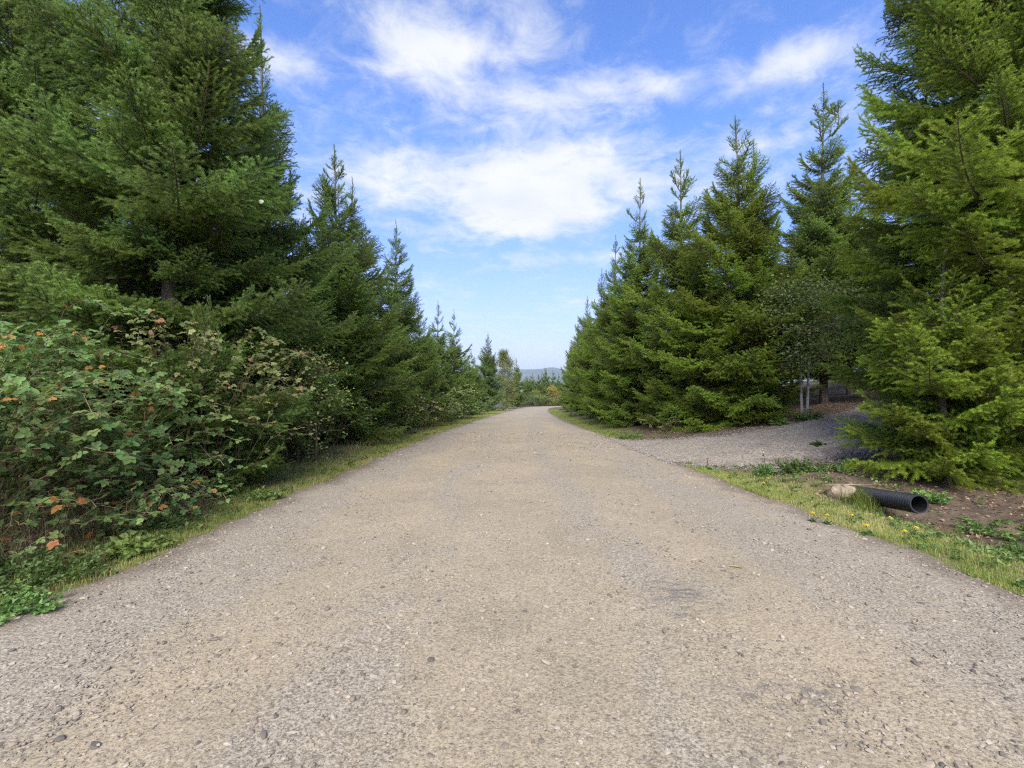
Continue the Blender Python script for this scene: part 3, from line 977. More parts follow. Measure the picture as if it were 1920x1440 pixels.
# ------------------------------------------------------------------ brambles
def leaflet():
    """one bramble leaflet along +X, unit length, a toothed oval folded on the midrib"""
    xs = [0, .18, .42, .68, .88, 1.0]
    ws = [0, .27, .38, .31, .15, 0]
    V, T = [], []
    for x, w in zip(xs, ws):
        V += [(x, 0, -.05 * math.sin(x * 3)), (x - .03, w, .09 * w * 3 - .05 * x * x), (x - .03, -w, .09 * w * 3 - .05 * x * x)]
    for i in range(5):
        a, b = i * 3, i * 3 + 3
        T += [(a, b, a + 1), (a + 1, b, b + 1), (a, a + 2, b), (b, a + 2, b + 2)]
    return np.array(V, np.float32), np.array(T, np.int32)


LV, LT = leaflet()
LV[0] = LV[1] = LV[2] = (0, 0, 0)


def frame(d, nrm):
    d = d / (np.linalg.norm(d) + 1e-9)
    s = np.cross(nrm, d)
    s /= np.linalg.norm(s) + 1e-9
    u = np.cross(d, s)
    return np.stack([d, s, u], 1)


def compound_leaf(nl, size, rg):
    V, T, n = [], [], 0
    spread = {3: (-62, 0, 62), 5: (-118, -58, 0, 58, 118)}[nl]
    for a in spread:
        k = size * (1.0 if a == 0 else .86 if abs(a) < 80 else .66) * rg.uniform(.9, 1.1)
        ca, sa = math.cos(R(a)), math.sin(R(a))
        v = LV * k
        tilt = rg.normal(0, .12)
        v = np.stack([v[:, 0] * ca - v[:, 1] * sa, v[:, 0] * sa + v[:, 1] * ca, v[:, 2] + v[:, 0] * tilt], 1)
        V.append(v + np.array([size * .28 if a == 0 else 0.02, 0, 0]))
        T.append(LT + n)
        n += len(v)
    return np.concatenate(V).astype(np.float32), np.concatenate(T)


rgl = np.random.default_rng(5)
LEAF_KINDS = [compound_leaf(5 if k % 3 else 3, 1.0, rgl) for k in range(8)]


def bramble(name, x, y, Rb, Hb, ncane, lsize, seed, label, mat='bramble', single=0, to=(0.6, -0.5), tint=(0, .55), spot=.016, group='bramble bushes on the left verge', dead=0, flat=1.0, step=.085):
    rg = np.random.default_rng(seed)
    z0 = gz(x, y)
    root = thing(name, (x, y, z0), label, 'bush', group)
    canes, deadg = Geo(), Geo()
    leaves = []
    to = np.array([to[0], to[1], 0.0])
    for c in range(ncane):
        a = rg.random() * 6.283
        b0 = np.array([math.cos(a), math.sin(a), 0]) * Rb * .55 * math.sqrt(rg.random())
        dirn = np.array([math.cos(a), math.sin(a), 0]) * .8 + to * rg.uniform(.2, 1.3) + rg.normal(0, .35, 3) * np.array([1, 1, 0])
        dirn /= np.linalg.norm(dirn) + 1e-9
        reach = Rb * rg.uniform(.5, 1.25)
        top = Hb * rg.uniform(.35, 1.08)
        n = 13
        s = np.linspace(0, 1, n)
        sag = rg.uniform(.75, 1.3)
        P = b0 + dirn * (reach * s ** 1.2)[:, None]
        P[:, 2] = top * np.sin(np.clip(s * sag, 0, 1) * np.pi * .62) / math.sin(min(sag, 1) * np.pi * .62 if sag * .62 < .5 else np.pi / 2)
        P += np.cumsum(rg.normal(0, .03, (n, 3)), 0)
        P[:, 2] = np.maximum(P[:, 2], .04)
        isdead = c < dead
        (deadg if isdead else canes).tube(P, .006 * (1 - .6 * s) if not isdead else .0065 * (1 - .5 * s), 4)
        if isdead:
            for _ in range(5):
                i = rg.integers(3, n - 1)
                deadg.tube([P[i], P[i] + rg.normal(0, .16, 3) + np.array([0, 0, .08])], [.004, .0015], 3)
            continue
        L = np.linalg.norm(np.diff(P, axis=0), axis=1).sum()
        m_ = int(L / step)
        for j in range(m_):
            f = (j + rg.random()) / m_
            if f < .22 and rg.random() < .6: continue
            i = min(int(f * (n - 1)), n - 2)
            p = P[i] + (P[i + 1] - P[i]) * (f * (n - 1) - i)
            t = P[i + 1] - P[i]
            t /= np.linalg.norm(t) + 1e-9
            sd = np.cross(t, [0, 0, 1.0]) * (1 if j % 2 else -1)
            d = sd * rg.uniform(.5, 1) + t * rg.uniform(.2, .8) + np.array([0, 0, rg.uniform(-.1, .5)]) + to * .25
            d /= np.linalg.norm(d) + 1e-9
            pl = lsize * rg.uniform(.5, 1.1)
            q = p + d * pl
            canes.tube([p, q], [.0018, .0012], 3, cap=False)
            nrm = np.array([0, 0, 1.0]) * rg.uniform(.5, 1.1) + to * rg.uniform(.0, .9) + rg.normal(0, .33, 3)
            dd = d + np.array([0, 0, -rg.uniform(.1, .7)])
            tn = rg.uniform(.86, 1.0) if rg.random() < spot else tint[0] + (tint[1] - tint[0]) * rg.random()
            leaves.append((q, frame(dd, nrm), lsize * rg.uniform(.48, 1.28), int(rg.integers(0, 8)), tn))
    # twiggy leafy interior so that the bush closes
    wp = np.array([x, y, z0])
    leaves.sort(key=lambda l: np.linalg.norm(l[0] + wp - np.array([0, 0, CAM_H])) - .6 * l[0][2])
    obj('cane', canes.mesh('cane', [M['cane']]), root)
    if dead:
        obj('dead_cane', deadg.mesh('dead_cane', [M['deadcane']]), root)
    meshes = {}
    for (q, F, sz, k, tn) in leaves[:single]:
        key = (k, int(tn * 6))
        if key not in meshes:
            V, T = LEAF_KINDS[k]
            meshes[key] = mesh_np('leaf', V, T, [M[mat]], {'tint': np.full(len(V), (int(tn * 6) + .5) / 6)}, smooth=True)
        o = obj('leaf', meshes[key], root, q)
        o.rotation_euler = __import__('mathutils').Matrix(F.tolist()).to_euler()
        o.scale = (sz, sz, sz)
    g = Geo()
    for (q, F, sz, k, tn) in leaves[single:]:
        V, T = LEAF_KINDS[k]
        g.add(q + (V * sz) @ F.T, T, tn)
    if g.n:
        lv = obj('leaves', g.mesh('leaves', [M[mat]], True), root)
        lv['kind'] = 'stuff'
    return root


B = 'bramble_bush'
bramble(B, -5.6, 4.5, 1.25, 1.6, 110, .064, 301, 'green bramble bush nearest the camera at the left picture edge', single=300, tint=(0, .55))
bramble(B, -6.6, 5.6, 1.4, 2.2, 105, .062, 302, 'tall bramble bush at the left edge climbing toward the hanging fir boughs', tint=(0, .5), spot=.06)
bramble(B, -5.5, 6.3, 1.2, 1.6, 105, .062, 303, 'green bramble bush left of the dark hollow under the bronze brambles', single=200, tint=(0, .5))
bramble(B, -5.3, 8.0, 1.4, 2.45, 120, .052, 304, 'high bronze bramble mound draped over the fir sapling', 'bronze', single=120, tint=(.0, .6), spot=.06)
bramble(B, -5.2, 6.9, .9, .75, 40, .055, 305, 'low bramble with small leaves in front of the dark hollow', tint=(.1, .6), dead=6)
bramble(B, -5.90, 9.4, 1.15, 1.5, 76, .055, 306, 'low green bramble right of the dark hollow, next to the verge', to=(.25, -.3), tint=(.0, .45), dead=6)
bramble(B, -4.75, 4.25, .7, .5, 34, .05, 315, 'low trailing bramble among the straw at the left picture edge', tint=(.1, .6), to=(.8, -.3), spot=.08)
bramble(B, -4.6, 5.35, .75, .55, 40, .05, 316, 'low trailing small-leaved bramble behind the feathery weed clump', tint=(.0, .6), to=(.7, -.3), spot=.06)
bramble(B, -4.55, 6.2, .6, .45, 34, .045, 317, 'low trailing bramble below the dark hollow, reaching the grass verge', tint=(.0, .5), to=(.7, -.3), spot=.06)
bramble(B, -6.00, 11.6, 1.1, 1.4, 72, .055, 307, 'bramble tangled with many dead brown canes beside the verge', to=(.25, -.3), tint=(.0, .5), dead=16)
bramble(B, -5.80, 14.2, 1.1, 1.25, 60, .058, 308, 'dark green bramble with dead canes leaning toward the road', to=(.25, -.3), tint=(.0, .35), dead=10)
bramble(B, -5.70, 17.2, .95, 1.1, 50, .062, 309, 'dark bramble below the drooping broad left fir', to=(.25, -.3), tint=(0, .35), step=.1)
bramble(B, -4.95, 23.5, 1.2, 1.5, 44, .075, 310, 'bronze-brown bramble patch below the lone-spired left fir', 'bronze', tint=(.3, .9), step=.09)
bramble(B, -4.4, 29.5, 1.6, 2.2, 52, .09, 311, 'rounded pale bramble mound halfway along the left verge', 'bronze', tint=(.0, .5), step=.10)
bramble(B, -4.0, 38.0, 1.5, 1.5, 40, .11, 312, 'green bramble below the twin-topped firs at the left verge', tint=(.2, .6), step=.14)
bramble(B, -3.3, 51.0, 1.6, 1.6, 36, .13, 313, 'grey-green bramble below the dark pyramid fir', tint=(.2, .6), step=.16)
bramble(B, -1.9, 68.0, 1.6, 1.5, 30, .16, 314, 'last bramble of the left verge before the yellowing tree', tint=(.3, .7), step=.2)
for i, (px, y, r, h, l) in enumerate([(975, 110, 2.4, 2.4, 'left part of the low hedge facing the road bend'), (993, 114, 2.6, 2.9, 'middle mound of the low hedge facing the road bend'),
                                      (1012, 117, 2.6, 2.8, 'olive mound of the low hedge facing the road bend, below the yellow-green shrub'), (1034, 121, 2.8, 2.6, 'right end of the low hedge facing the road bend')]):
    bramble('hedge_bush', (px - 960) / 900 * y, y, r, h, 34, .24, 320 + i, l, 'bronze', tint=(.0, .4), group='low hedge at the road bend', step=.3)
bramble(B, 5.6, 45.0, .8, .8, 14, .12, 330, 'small bramble at the right verge near the bend', tint=(.2, .6), group='bushes on the right verge', step=.2)
bramble(B, 5.9, 18.6, .7, .55, 26, .06, 331, 'low bramble under the boughs at the left side of the driveway corner', tint=(.2, .6), group='bushes on the right verge')


# ------------------------------------------------------------------ grass
def blades(P, h, w, rg, tint, lean=.45):
    n = len(P)
    a = rg.random(n) * 6.283
    d = np.stack([np.cos(a), np.sin(a), np.zeros(n)], 1)
    s = np.stack([-np.sin(a), np.cos(a), np.zeros(n)], 1)
    ln = (lean * rg.uniform(.2, 1.6, n))[:, None]
    h = np.asarray(h)[:, None]
    w = np.asarray(w)[:, None]
    up = np.array([[0, 0, 1.0]])
    mid = P + up * h * .6 + d * h * ln * .35
    tip = P + up * h * (1 - .25 * ln) + d * h * ln
    V = np.stack([P - s * w / 2, P + s * w / 2, mid - s * w * .4, mid + s * w * .4, tip], 1).reshape(-1, 3)
    b = (np.arange(n) * 5)[:, None]
    T = np.concatenate([b + np.array([[0, 1, 3]]), b + np.array([[0, 3, 2]]), b + np.array([[2, 3, 4]])])
    return V, T, np.repeat(tint, 5)


def scatter_y(n, y0, y1, rg, p=1.0):
    """more points near the camera"""
    u = rg.random(n)
    return y0 * (y1 / y0) ** u


def grass_left():
    rg = np.random.default_rng(401)
    n = 150000
    y = scatter_y(n, 2.2, 75, rg)
    wv = 1.15 + .25 * wob(y, y * 0, .8)
    x = road_l(y) + .12 - np.abs(rg.normal(0, .95, n)) * wv - .02
    e = road_in(x, y) + 0.16 * wob(x, y, 1.6) + 0.10 * wob(x, y, 5.2, 1)
    dn = .5 + .55 * wob(x, y, 1.9, 3) + .3 * wob(x, y, 5.0, 1) + .45 * sstep(y, 5, 10)
    keep = (e < .03 + np.abs(rg.normal(0, .07, n))) & (rg.random(n) < dn)
    x, y = x[keep], y[keep]
    z = land(x, y) - .005
    n = len(x)
    far = np.maximum(1, y / 9)
    h = rg.uniform(.02, .085, n) * (1 + .5 * wob(x, y, 1.1)) * np.minimum(1.3, far ** .25)
    w = .0035 * far ** .85
    t = np.clip(.50 + .3 * wob(x, y, .9, 5) + rg.normal(0, .2, n), 0, 1)
    V, T, A = blades(np.stack([x, y, z], 1), h, w, rg, t)
    me = mesh_np('verge_grass', V, T, [M['grass']], {'tint': A})
    tag(obj('verge_grass', me), 'short yellow-green grass along the left road edge', 'grass', kind='stuff')
    # taller dry stems and grass at the foot of the brambles
    n = 5200
    y = scatter_y(n, 2.8, 26, rg)
    x = road_l(y) - .95 - np.abs(rg.normal(0, .4, n))
    keep = rg.random(n) < .45 + .9 * wob(x, y, 1.4, 8) + .5 * (y < 5.5)
    x, y = x[keep], y[keep]
    n = len(x)
    h = rg.uniform(.10, .55, n) ** 1.2 * np.where(y < 5.6, 1.2, .7)
    t = np.clip(rg.normal(.6, .3, n), 0, 1)
    V, T, A = blades(np.stack([x, y, land(x, y) - .01], 1), h, .0038 * np.maximum(1, y / 8), rg, t, .95)
    me = mesh_np('dry_grass', V, T, [M['straw']], {'tint': A})
    tag(obj('dry_grass', me), 'tall straw-coloured dry grass at the foot of the left brambles', 'grass', kind='stuff')


def grass_right():
    rg = np.random.default_rng(402)
    n = 120000
    y = scatter_y(n, 2.4, 12.5, rg)
    wid = np.interp(y, [2, 4, 6, 8, 10, 11.5, 12.5], [1.4, 1.35, 1.05, .8, .75, .45, .15])
    x = road_r(y) - .1 + np.abs(rg.normal(0, .58, n)) * wid
    e = road_in(x, y) + 0.16 * wob(x, y, 1.6) + 0.10 * wob(x, y, 5.2, 1)
    dn = .55 + .5 * wob(x, y, 1.7, 2) + .35 * wob(x, y, 5.0, 1) - .3 * sstep(x - road_r(y), .7, 1.6)
    keep = (e < .03 + np.abs(rg.normal(0, .08, n))) & (rg.random(n) < dn) & (drive_mask(x, y) < .25)
    x, y = x[keep], y[keep]
    n1 = 46000
    y2 = scatter_y(n1, 18.6, 75, rg)
    x2 = road_r(y2) - .05 + np.abs(rg.normal(0, .5, n1)) * (1.2 + .4 * wob(y2, y2, .5))
    k2 = (road_in(x2, y2) + 0.16 * wob(x2, y2, 1.6) < .05) & (rg.random(n1) < .75 + .4 * wob(x2, y2, 1.2)) & (drive_mask(x2, y2) < .1)
    x, y = np.concatenate([x, x2[k2]]), np.concatenate([y, y2[k2]])
    n = len(x)
    far = np.maximum(1, y / 9)
    h = rg.uniform(.018, .07, n) * (1 + .6 * wob(x, y, 1.3, 6)) * np.minimum(1.3, far ** .25)
    t = np.clip(.55 + .34 * wob(x, y, 1.0, 9) + rg.normal(0, .2, n) - .25 * (y > 9), 0, 1)
    V, T, A = blades(np.stack([x, y, land(x, y) - .005], 1), h, .0035 * far ** .85, rg, t)
    me = mesh_np('verge_grass', V, T, [M['grass']], {'tint': A})
    tag(obj('verge_grass', me), 'short patchy grass verge between the right road edge and the ditch', 'grass', kind='stuff')


grass_left()
grass_right()


def verge_weeds(sgn, n, seed, label):
    rg = np.random.default_rng(seed)
    g = Geo()
    P, O, T, S = [], [], [], []
    y = scatter_y(n, 2.6, 22, rg)
    off = np.abs(rg.normal(0, .6, n)) + .02
    x = road_l(y) - off * 1.3 if sgn < 0 else road_r(y) + off * 2.6
    for xi, yi in zip(x, y):
        if drive_mask(xi, yi) > .5: continue
        m_ = int(rg.integers(5, 13))
        a = rg.random(m_) * 6.283
        r = rg.uniform(.0, .05, m_)
        z = gz(xi, yi)
        P.append(np.stack([xi + np.cos(a) * r, yi + np.sin(a) * r, z + rg.uniform(.01, .06, m_)], 1))
        O.append(np.stack([np.cos(a), np.sin(a), rg.uniform(.1, .9, m_)], 1))
        T.append(np.clip(np.full(m_, rg.uniform(0, .9)) + rg.normal(0, .1, m_), 0, 1))
    P, O, T = np.concatenate(P), np.concatenate(O), np.concatenate(T)
    leaf_cloud(g, P, .052, rg, .8, 0, T, O * 1.5)
    tag(obj('verge_weeds', g.mesh('verge_weeds', [M['forb']])), label, 'weeds', kind='stuff')


verge_weeds(-1, 420, 451, 'low broad-leaved weeds mixed into the left verge grass')
verge_weeds(1, 760, 452, 'low broad-leaved weeds mixed into the right verge and ditch')


# ------------------------------------------------------------------ gravel and litter
def ico():
    t = (1 + 5 ** .5) / 2
    V = np.array([(-1, t, 0), (1, t, 0), (-1, -t, 0), (1, -t, 0), (0, -1, t), (0, 1, t), (0, -1, -t), (0, 1, -t), (t, 0, -1), (t, 0, 1), (-t, 0, -1), (-t, 0, 1)], float)
    V /= np.linalg.norm(V[0])
    T = np.array([(0, 11, 5), (0, 5, 1), (0, 1, 7), (0, 7, 10), (0, 10, 11), (1, 5, 9), (5, 11, 4), (11, 10, 2), (10, 7, 6), (7, 1, 8), (3, 9, 4), (3, 4, 2), (3, 2, 6), (3, 6, 8), (3, 8, 9), (4, 9, 5), (2, 4, 11), (6, 2, 10), (8, 6, 7), (9, 8, 1)])
    return V, T


IV, IT = ico()


def stones(name, x, y, z, size, tint, mat, rg, label, sink=.25):
    n = len(x)
    sc = size[:, None] * np.stack([rg.uniform(.7, 1.35, n), rg.uniform(.6, 1.1, n), rg.uniform(.38, .7, n)], 1)
    V = IV[None] * (1 + rg.normal(0, .16, (n, 12, 1))) * sc[:, None]
    a = rg.random(n) * 6.283
    ca, sa = np.cos(a)[:, None], np.sin(a)[:, None]
    tx = rg.normal(0, .2, n)[:, None]
    X = V[..., 0] * ca - V[..., 1] * sa
    Y = V[..., 0] * sa + V[..., 1] * ca
    Z = V[..., 2] + X * tx
    P = np.stack([X + x[:, None], Y + y[:, None], Z + (z + sc[:, 2] * (1 - 2 * sink))[:, None]], -1)
    T = (IT[None] + (np.arange(n) * 12)[:, None, None]).reshape(-1, 3)
    me = mesh_np(name, P, T, [mat], {'tint': np.repeat(tint, 12)})
    return tag(obj(name, me), label, 'gravel', kind='stuff')


def road_z(x, y):
    e = road_in(x, y)
    lat = x - road_l(y)
    return land(x, y) + 0.006 + 0.035 * sstep(e, 0, 2.5) - 0.012 * (0.5 + 0.5 * np.cos(2 * np.pi * (lat - 1.75) / 1.75)) * sstep(e, .5, 1.2)


def build_gravel():
    rg = np.random.default_rng(500)
    n = 90000
    y = scatter_y(n, 1.7, 22, rg)
    u = rg.random(n)
    l, r = road_l(y), road_r(y)
    x = l + (r - l) * u
    e = np.minimum(x - l, r - x)
    dn = .36 + .45 * np.exp(-e / 1.0) + .3 * wob(x, y * .35, 1.5, 4) + .2 * wob(x, y, 4.0, 6)
    k = (rg.random(n) < np.clip(dn, .15, 1)) & (e > .08)
    x, y, e = x[k], y[k], e[k]
    n = len(x)
    size = np.exp(rg.normal(math.log(.0058), .52, n))
    size = np.clip(size, .003, .024) * np.maximum(1, y / 9)
    t = np.clip(rg.normal(.50, .24, n), 0, .86)
    stones('gravel', x, y, road_z(x, y), size, t, M['stone'], rg, 'loose grey and tan gravel strewn over the road', .38)
    n = 20000
    x = rg.uniform(3.6, 13.5, n)
    nn = np.interp(x, DRV_N[:, 0], DRV_N[:, 1])
    ff = np.interp(x, DRV_F[:, 0], DRV_F[:, 1])
    y = nn + (ff - nn) * rg.random(n)
    size = rg.uniform(.009, .024, n)
    t = np.clip(rg.normal(.5, .27, n), 0, 1)
    stones('driveway_gravel', x, y, land(x, y) + .012, size, t, M['drivestone'], rg, 'crushed grey gravel covering the driveway')
    # litter on the bank and under the right hand trees
    n = 30000
    x = rg.uniform(4.4, 14, n)
    y = rg.uniform(3.6, 19.5, n)
    k = (drive_mask(x, y) < .35) & (rg.random(n) < np.clip(.15 + .5 * sstep(x, 4.9, 6.2) + .4 * wob(x, y, 1.6, 3), 0, 1))
    x, y = x[k], y[k]
    n = len(x)
    g = Geo()
    P = np.stack([x, y, land(x, y) + rg.uniform(.006, .03, n)], 1)
    leaf_cloud(g, P, .055, rg, 1.6, 0, np.clip(rg.normal(.5, .25, n), 0, 1))
    tag(obj('leaf_litter', g.mesh('leaf_litter', [M['litter']])), 'brown dead leaves and needles on the bank under the right trees', 'litter', kind='stuff')


build_gravel()


# ------------------------------------------------------------------ weeds
def forb(name, x, y, r, h, n, size, seed, label, mat='forb', cat='weed', tint=(0, .7), group=None, up=.7):
    rg = np.random.default_rng(seed)
    root = thing(name, (x, y, gz(x, y)), label, cat, group)
    st, lf = Geo(), Geo()
    P, O = [], []
    for i in range(n):
        a, q = rg.random() * 6.283, math.sqrt(rg.random())
        b = np.array([math.cos(a), math.sin(a), 0]) * r * q * .6
        e = np.array([math.cos(a) * r * q, math.sin(a) * r * q, h * rg.uniform(.4, 1.1) * (1 - .4 * q * q)]) + rg.normal(0, .02, 3)
        b[2] = gz(x + b[0], y + b[1]) - gz(x, y) - .01
        st.tube([b, (b + e) / 2 + rg.normal(0, .01, 3), e], [.003, .0025, .0015], 3, cap=False)
        for f in np.linspace(.25, 1, 9):
            p = b + (e - b) * f
            for s in (-1, 1):
                P.append(p + rg.normal(0, .006, 3))
                dv = e - b
                dv = dv / (np.linalg.norm(dv) + 1e-9)
                O.append(np.cross(dv, [0, 0, 1.0]) * s * 1.2 + dv * .6)
    P, O = np.array(P), np.array(O)
    leaf_cloud(lf, P, size, rg, up, 0, rg.uniform(*tint, len(P)), O)
    obj('stem', st.mesh('stem', [M['forb']]), root)
    lv = obj('leaves', lf.mesh('leaves', [M[mat]]), root)
    lv['kind'] = 'stuff'
    return root


WL = 'green weeds on the left verge'
WR = 'weeds by the driveway mouth'
forb('weed_clump', -3.95, 3.95, .55, .20, 95, .045, 601, 'large feathery green weed clump spilling onto the left road edge', tint=(.0, .55), group=WL)
forb('weed_clump', -3.6, 3.35, .38, .09, 60, .04, 602, 'bright green weed clump at the bottom left, lowest along the left verge', tint=(.15, .7), group=WL)
forb('weed_clump', -4.5, 3.6, .5, .25, 60, .05, 603, 'green weeds behind the feathery clump below the straw', tint=(.1, .6), group=WL)
forb('weed_clump', -3.72, 4.75, .28, .12, 36, .08, 604, 'small bright broad-leaved weed at the left road edge', tint=(.7, 1), group=WL)
forb('weed_clump', -3.75, 7.2, .3, .14, 36, .05, 605, 'low green weed on the left verge below the dark hollow', tint=(.3, .9), group=WL)
forb('weed_clump', -4.35, 5.6, .5, .22, 70, .045, 606, 'mixed leafy weeds between the left brambles and the grass', tint=(.0, .6), group=WL)
forb('weed_clump', 5.45, 9.05, .42, .26, 80, .055, 611, 'bushy green weed clump left of the tan rock by the driveway', tint=(.0, .6), group=WR)
forb('weed_clump', 4.85, 9.2, .24, .2, 40, .045, 612, 'small weed clump at the driveway corner below the tall thistle', tint=(.0, .5), group=WR)
forb('weed_clump', 6.15, 8.9, .22, .22, 34, .045, 613, 'weed above the black pipe on the brown bank', tint=(.2, .7), group=WR)
forb('weed_clump', 7.2, 11.3, .16, .07, 26, .05, 614, 'tiny dark green tuft alone on the driveway gravel', tint=(.0, .3), group=WR)
forb('weed_clump', 5.75, 5.0, .5, .13, 70, .055, 615, 'leafy green weeds in the ditch at the right picture edge', tint=(.1, .6), group=WR)
forb('weed_clump', 6.2, 6.0, .55, .10, 46, .05, 616, 'sparse green sprigs on the bare soil right of the pipe mouth', tint=(.1, .7), group=WR)
forb('weed_clump', 6.2, 7.15, .28, .14, 36, .05, 617, 'green weeds under the lowest boughs of the young right fir', tint=(.2, .7), group=WR)
forb('weed_clump', 8.8, 15.9, .4, .22, 40, .07, 618, 'light green weed at the far edge of the driveway below the corner fir', tint=(.3, .8), group=WR)
forb('weed_clump', 9.7, 15.8, .5, .3, 50, .07, 619, 'weeds around the foot of the pale broadleaf stem', tint=(.0, .7), group=WR)
forb('weed_clump', 4.5, 18.3, .6, .15, 70, .05, 620, 'bright weeds on the far side of the driveway mouth', tint=(.3, .9), group=WR)
# thistle gone to seed
t = thing('thistle', (4.95, 9.35, gz(4.95, 9.35)), 'tall thin thistle with a white seed head at the driveway corner', 'weed')
g, l = Geo(), Geo()
tops = [(-.05, .0, .42)]
rg = np.random.default_rng(620)
for tx in tops:
    g.tube([(0, 0, 0), (tx[0] * .4, tx[1] * .4, tx[2] * .5), tx], [.006, .005, .003], 5)
    P = np.array([np.array(tx) * f for f in np.linspace(.15, .9, 12)])
    leaf_cloud(l, P, .09, rg, .5, 0, rg.uniform(0, .5, 12))
obj('stem', g.mesh('stem', [M['forb']]), t)
obj('leaves', l.mesh('leaves', [M['forb']]), t)['kind'] = 'stuff'
for tx in tops:
    s = Geo()
    s.add(IV * np.array([.016, .016, .02]) * (1 + rg.normal(0, .15, (12, 1))) + np.array(tx), IT, 0)
    obj('seed_head', s.mesh('seed_head', [M['fluff']], True), t)
# dock with rust seed stalk
t = thing('dock_plant', (4.2, 10.3, gz(4.2, 10.3)), 'small dock with a rust-red seed stalk in the grass at the driveway corner', 'weed')
g, l, s = Geo(), Geo(), Geo()
g.tube([(0, 0, 0), (.01, 0, .12), (0, .01, .26)], [.005, .004, .002], 5)
for q in np.linspace(.1, .26, 24):
    s.add(IV * .009 + np.array([rg.normal(0, .012), rg.normal(0, .012), q]), IT, 0)
leaf_cloud(l, rg.normal(0, .01, (12, 3)) + np.array([0, 0, .02]), .14, rg, .6, 0, rg.uniform(0, .5, 12))
obj('stem', g.mesh('stem', [M['rustplant']]), t)
obj('seed_stalk', s.mesh('seed_stalk', [M['rustplant']]), t)
obj('leaves', l.mesh('leaves', [M['forb']]), t)['kind'] = 'stuff'


# ------------------------------------------------------------------ pipe, rock, tuft, stick
def build_pipe():
    a = np.array([5.26, 6.2, 0.0])
    b = np.array([5.40, 8.6, 0.0])
    L = float(np.linalg.norm(b - a))
    Rr = .122
    zc = CAM_H - (945 - 720) / 900 * 6.2
    root = thing('drain_pipe', (a[0], a[1], zc), 'black corrugated plastic drain pipe poking out of the ditch bank', 'pipe', rz=math.atan2(b[1] - a[1], b[0] - a[0]))
    root.rotation_euler = (0, R(7.0), root.rotation_euler.z)
    # rib profile along +X
    xs, rs = [], []
    pitch = .045
    n = int(L / pitch)
    for i in range(n):
        x0 = .012 + i * pitch
        for f, r in ((0, Rr - .016), (.14, Rr - .013), (.26, Rr), (.62, Rr + .001), (.74, Rr - .013), (.88, Rr - .016)):
            xs.append(x0 + f * pitch)
            rs.append(r)
    S = 48
    ang = np.arange(S) / S * 2 * np.pi

    def lathe(xs, rs, flip=False):
        V = np.array([[(x, r * math.cos(q), r * math.sin(q)) for q in ang] for x, r in zip(xs, rs)]).reshape(-1, 3)
        T = []
        for i in range(len(xs) - 1):
            for j in range(S):
                k = (j + 1) % S
                p, q, u, v = i * S + j, i * S + k, (i + 1) * S + j, (i + 1) * S + k
                T += [(p, q, u), (q, v, u)] if not flip else [(p, u, q), (q, u, v)]
        return V, T
    g = Geo()
    V, T = lathe(xs, rs)
    g.add(V, T)
    obj('corrugated_shell', g.mesh('corrugated_shell', [M['pipe']], True), root)
    g = Geo()
    V, T = lathe([L, .0, .0, .012], [Rr - .024, Rr - .022, Rr - .004, Rr - .004], True)
    g.add(V, T)
    obj('inner_lining', g.mesh('inner_lining', [M['pipe']]), root)


build_pipe()


def build_rock():
    rg = np.random.default_rng(700)
    x, y = 5.0, 7.3
    o = bpy.data.objects.new('rock', None)
    # angular boulder: a cut block with chipped corners
    import bmesh
    bm = bmesh.new()
    for _ in range(26):
        v = rg.normal(0, 1, 3)
        v /= np.linalg.norm(v)
        v = np.sign(v) * np.abs(v) ** .7
        bm.verts.new((v[0] * .19, v[1] * .17, v[2] * .15 + .05 * v[0]))
    bmesh.ops.convex_hull(bm, input=bm.verts[:])
    for v in [v for v in bm.verts if not v.link_faces]:
        bm.verts.remove(v)
    bmesh.ops.bevel(bm, geom=bm.edges[:], offset=.012, segments=1, affect='EDGES')
    me = bpy.data.meshes.new('rock')
    bm.to_mesh(me)
    bm.free()
    me.materials.append(M['rock'])
    o = obj('rock', me, None, (x, y, gz(x, y) + .06))
    o.rotation_euler = (.12, .2, -.55)
    tag(o, 'tan angular rock beside the upper end of the black pipe', 'rock')


build_rock()


def tuft(x, y, n, h, seed, label, tint=.15, spread=.12, lean=.7):
    rg = np.random.default_rng(seed)
    P = np.stack([rg.normal(0, spread, n), rg.normal(0, spread, n), np.zeros(n) - .01], 1)
    V, T, A = blades(P, rg.uniform(.5, 1.1, n) * h, np.full(n, .005), rg, np.clip(rg.normal(tint, .15, n), 0, 1), lean)
    root = thing('grass_tuft', (x, y, gz(x, y)), label, 'grass', 'grass tufts by the pipe')
    tag(obj('blades', mesh_np('blades', V, T, [M['grass']], {'tint': A}), root), kind='stuff')


tuft(5.12, 7.02, 520, .32, 710, 'tall bright grass tuft leaning over the black pipe beside the tan rock', .2, .13)
tuft(5.0, 6.75, 160, .16, 711, 'short green tuft in front of the tan rock', .1, .11)
tuft(5.2, 5.75, 160, .15, 712, 'green tuft under the mouth of the black pipe', .25, .15)

g = Geo()
g.tube([(-.045, 0, .008), (0, .004, .012), (.045, -.002, .008)], [.008, .009, .007], 7)
o = obj('stick', g.mesh('stick', [M['straw']], True), None, (1.97, 4.22, float(road_z(np.array(1.97), np.array(4.22)))))
o.rotation_euler = (0, 0, -.5)
tag(o, 'short pale stick lying on the road right of centre', 'stick')

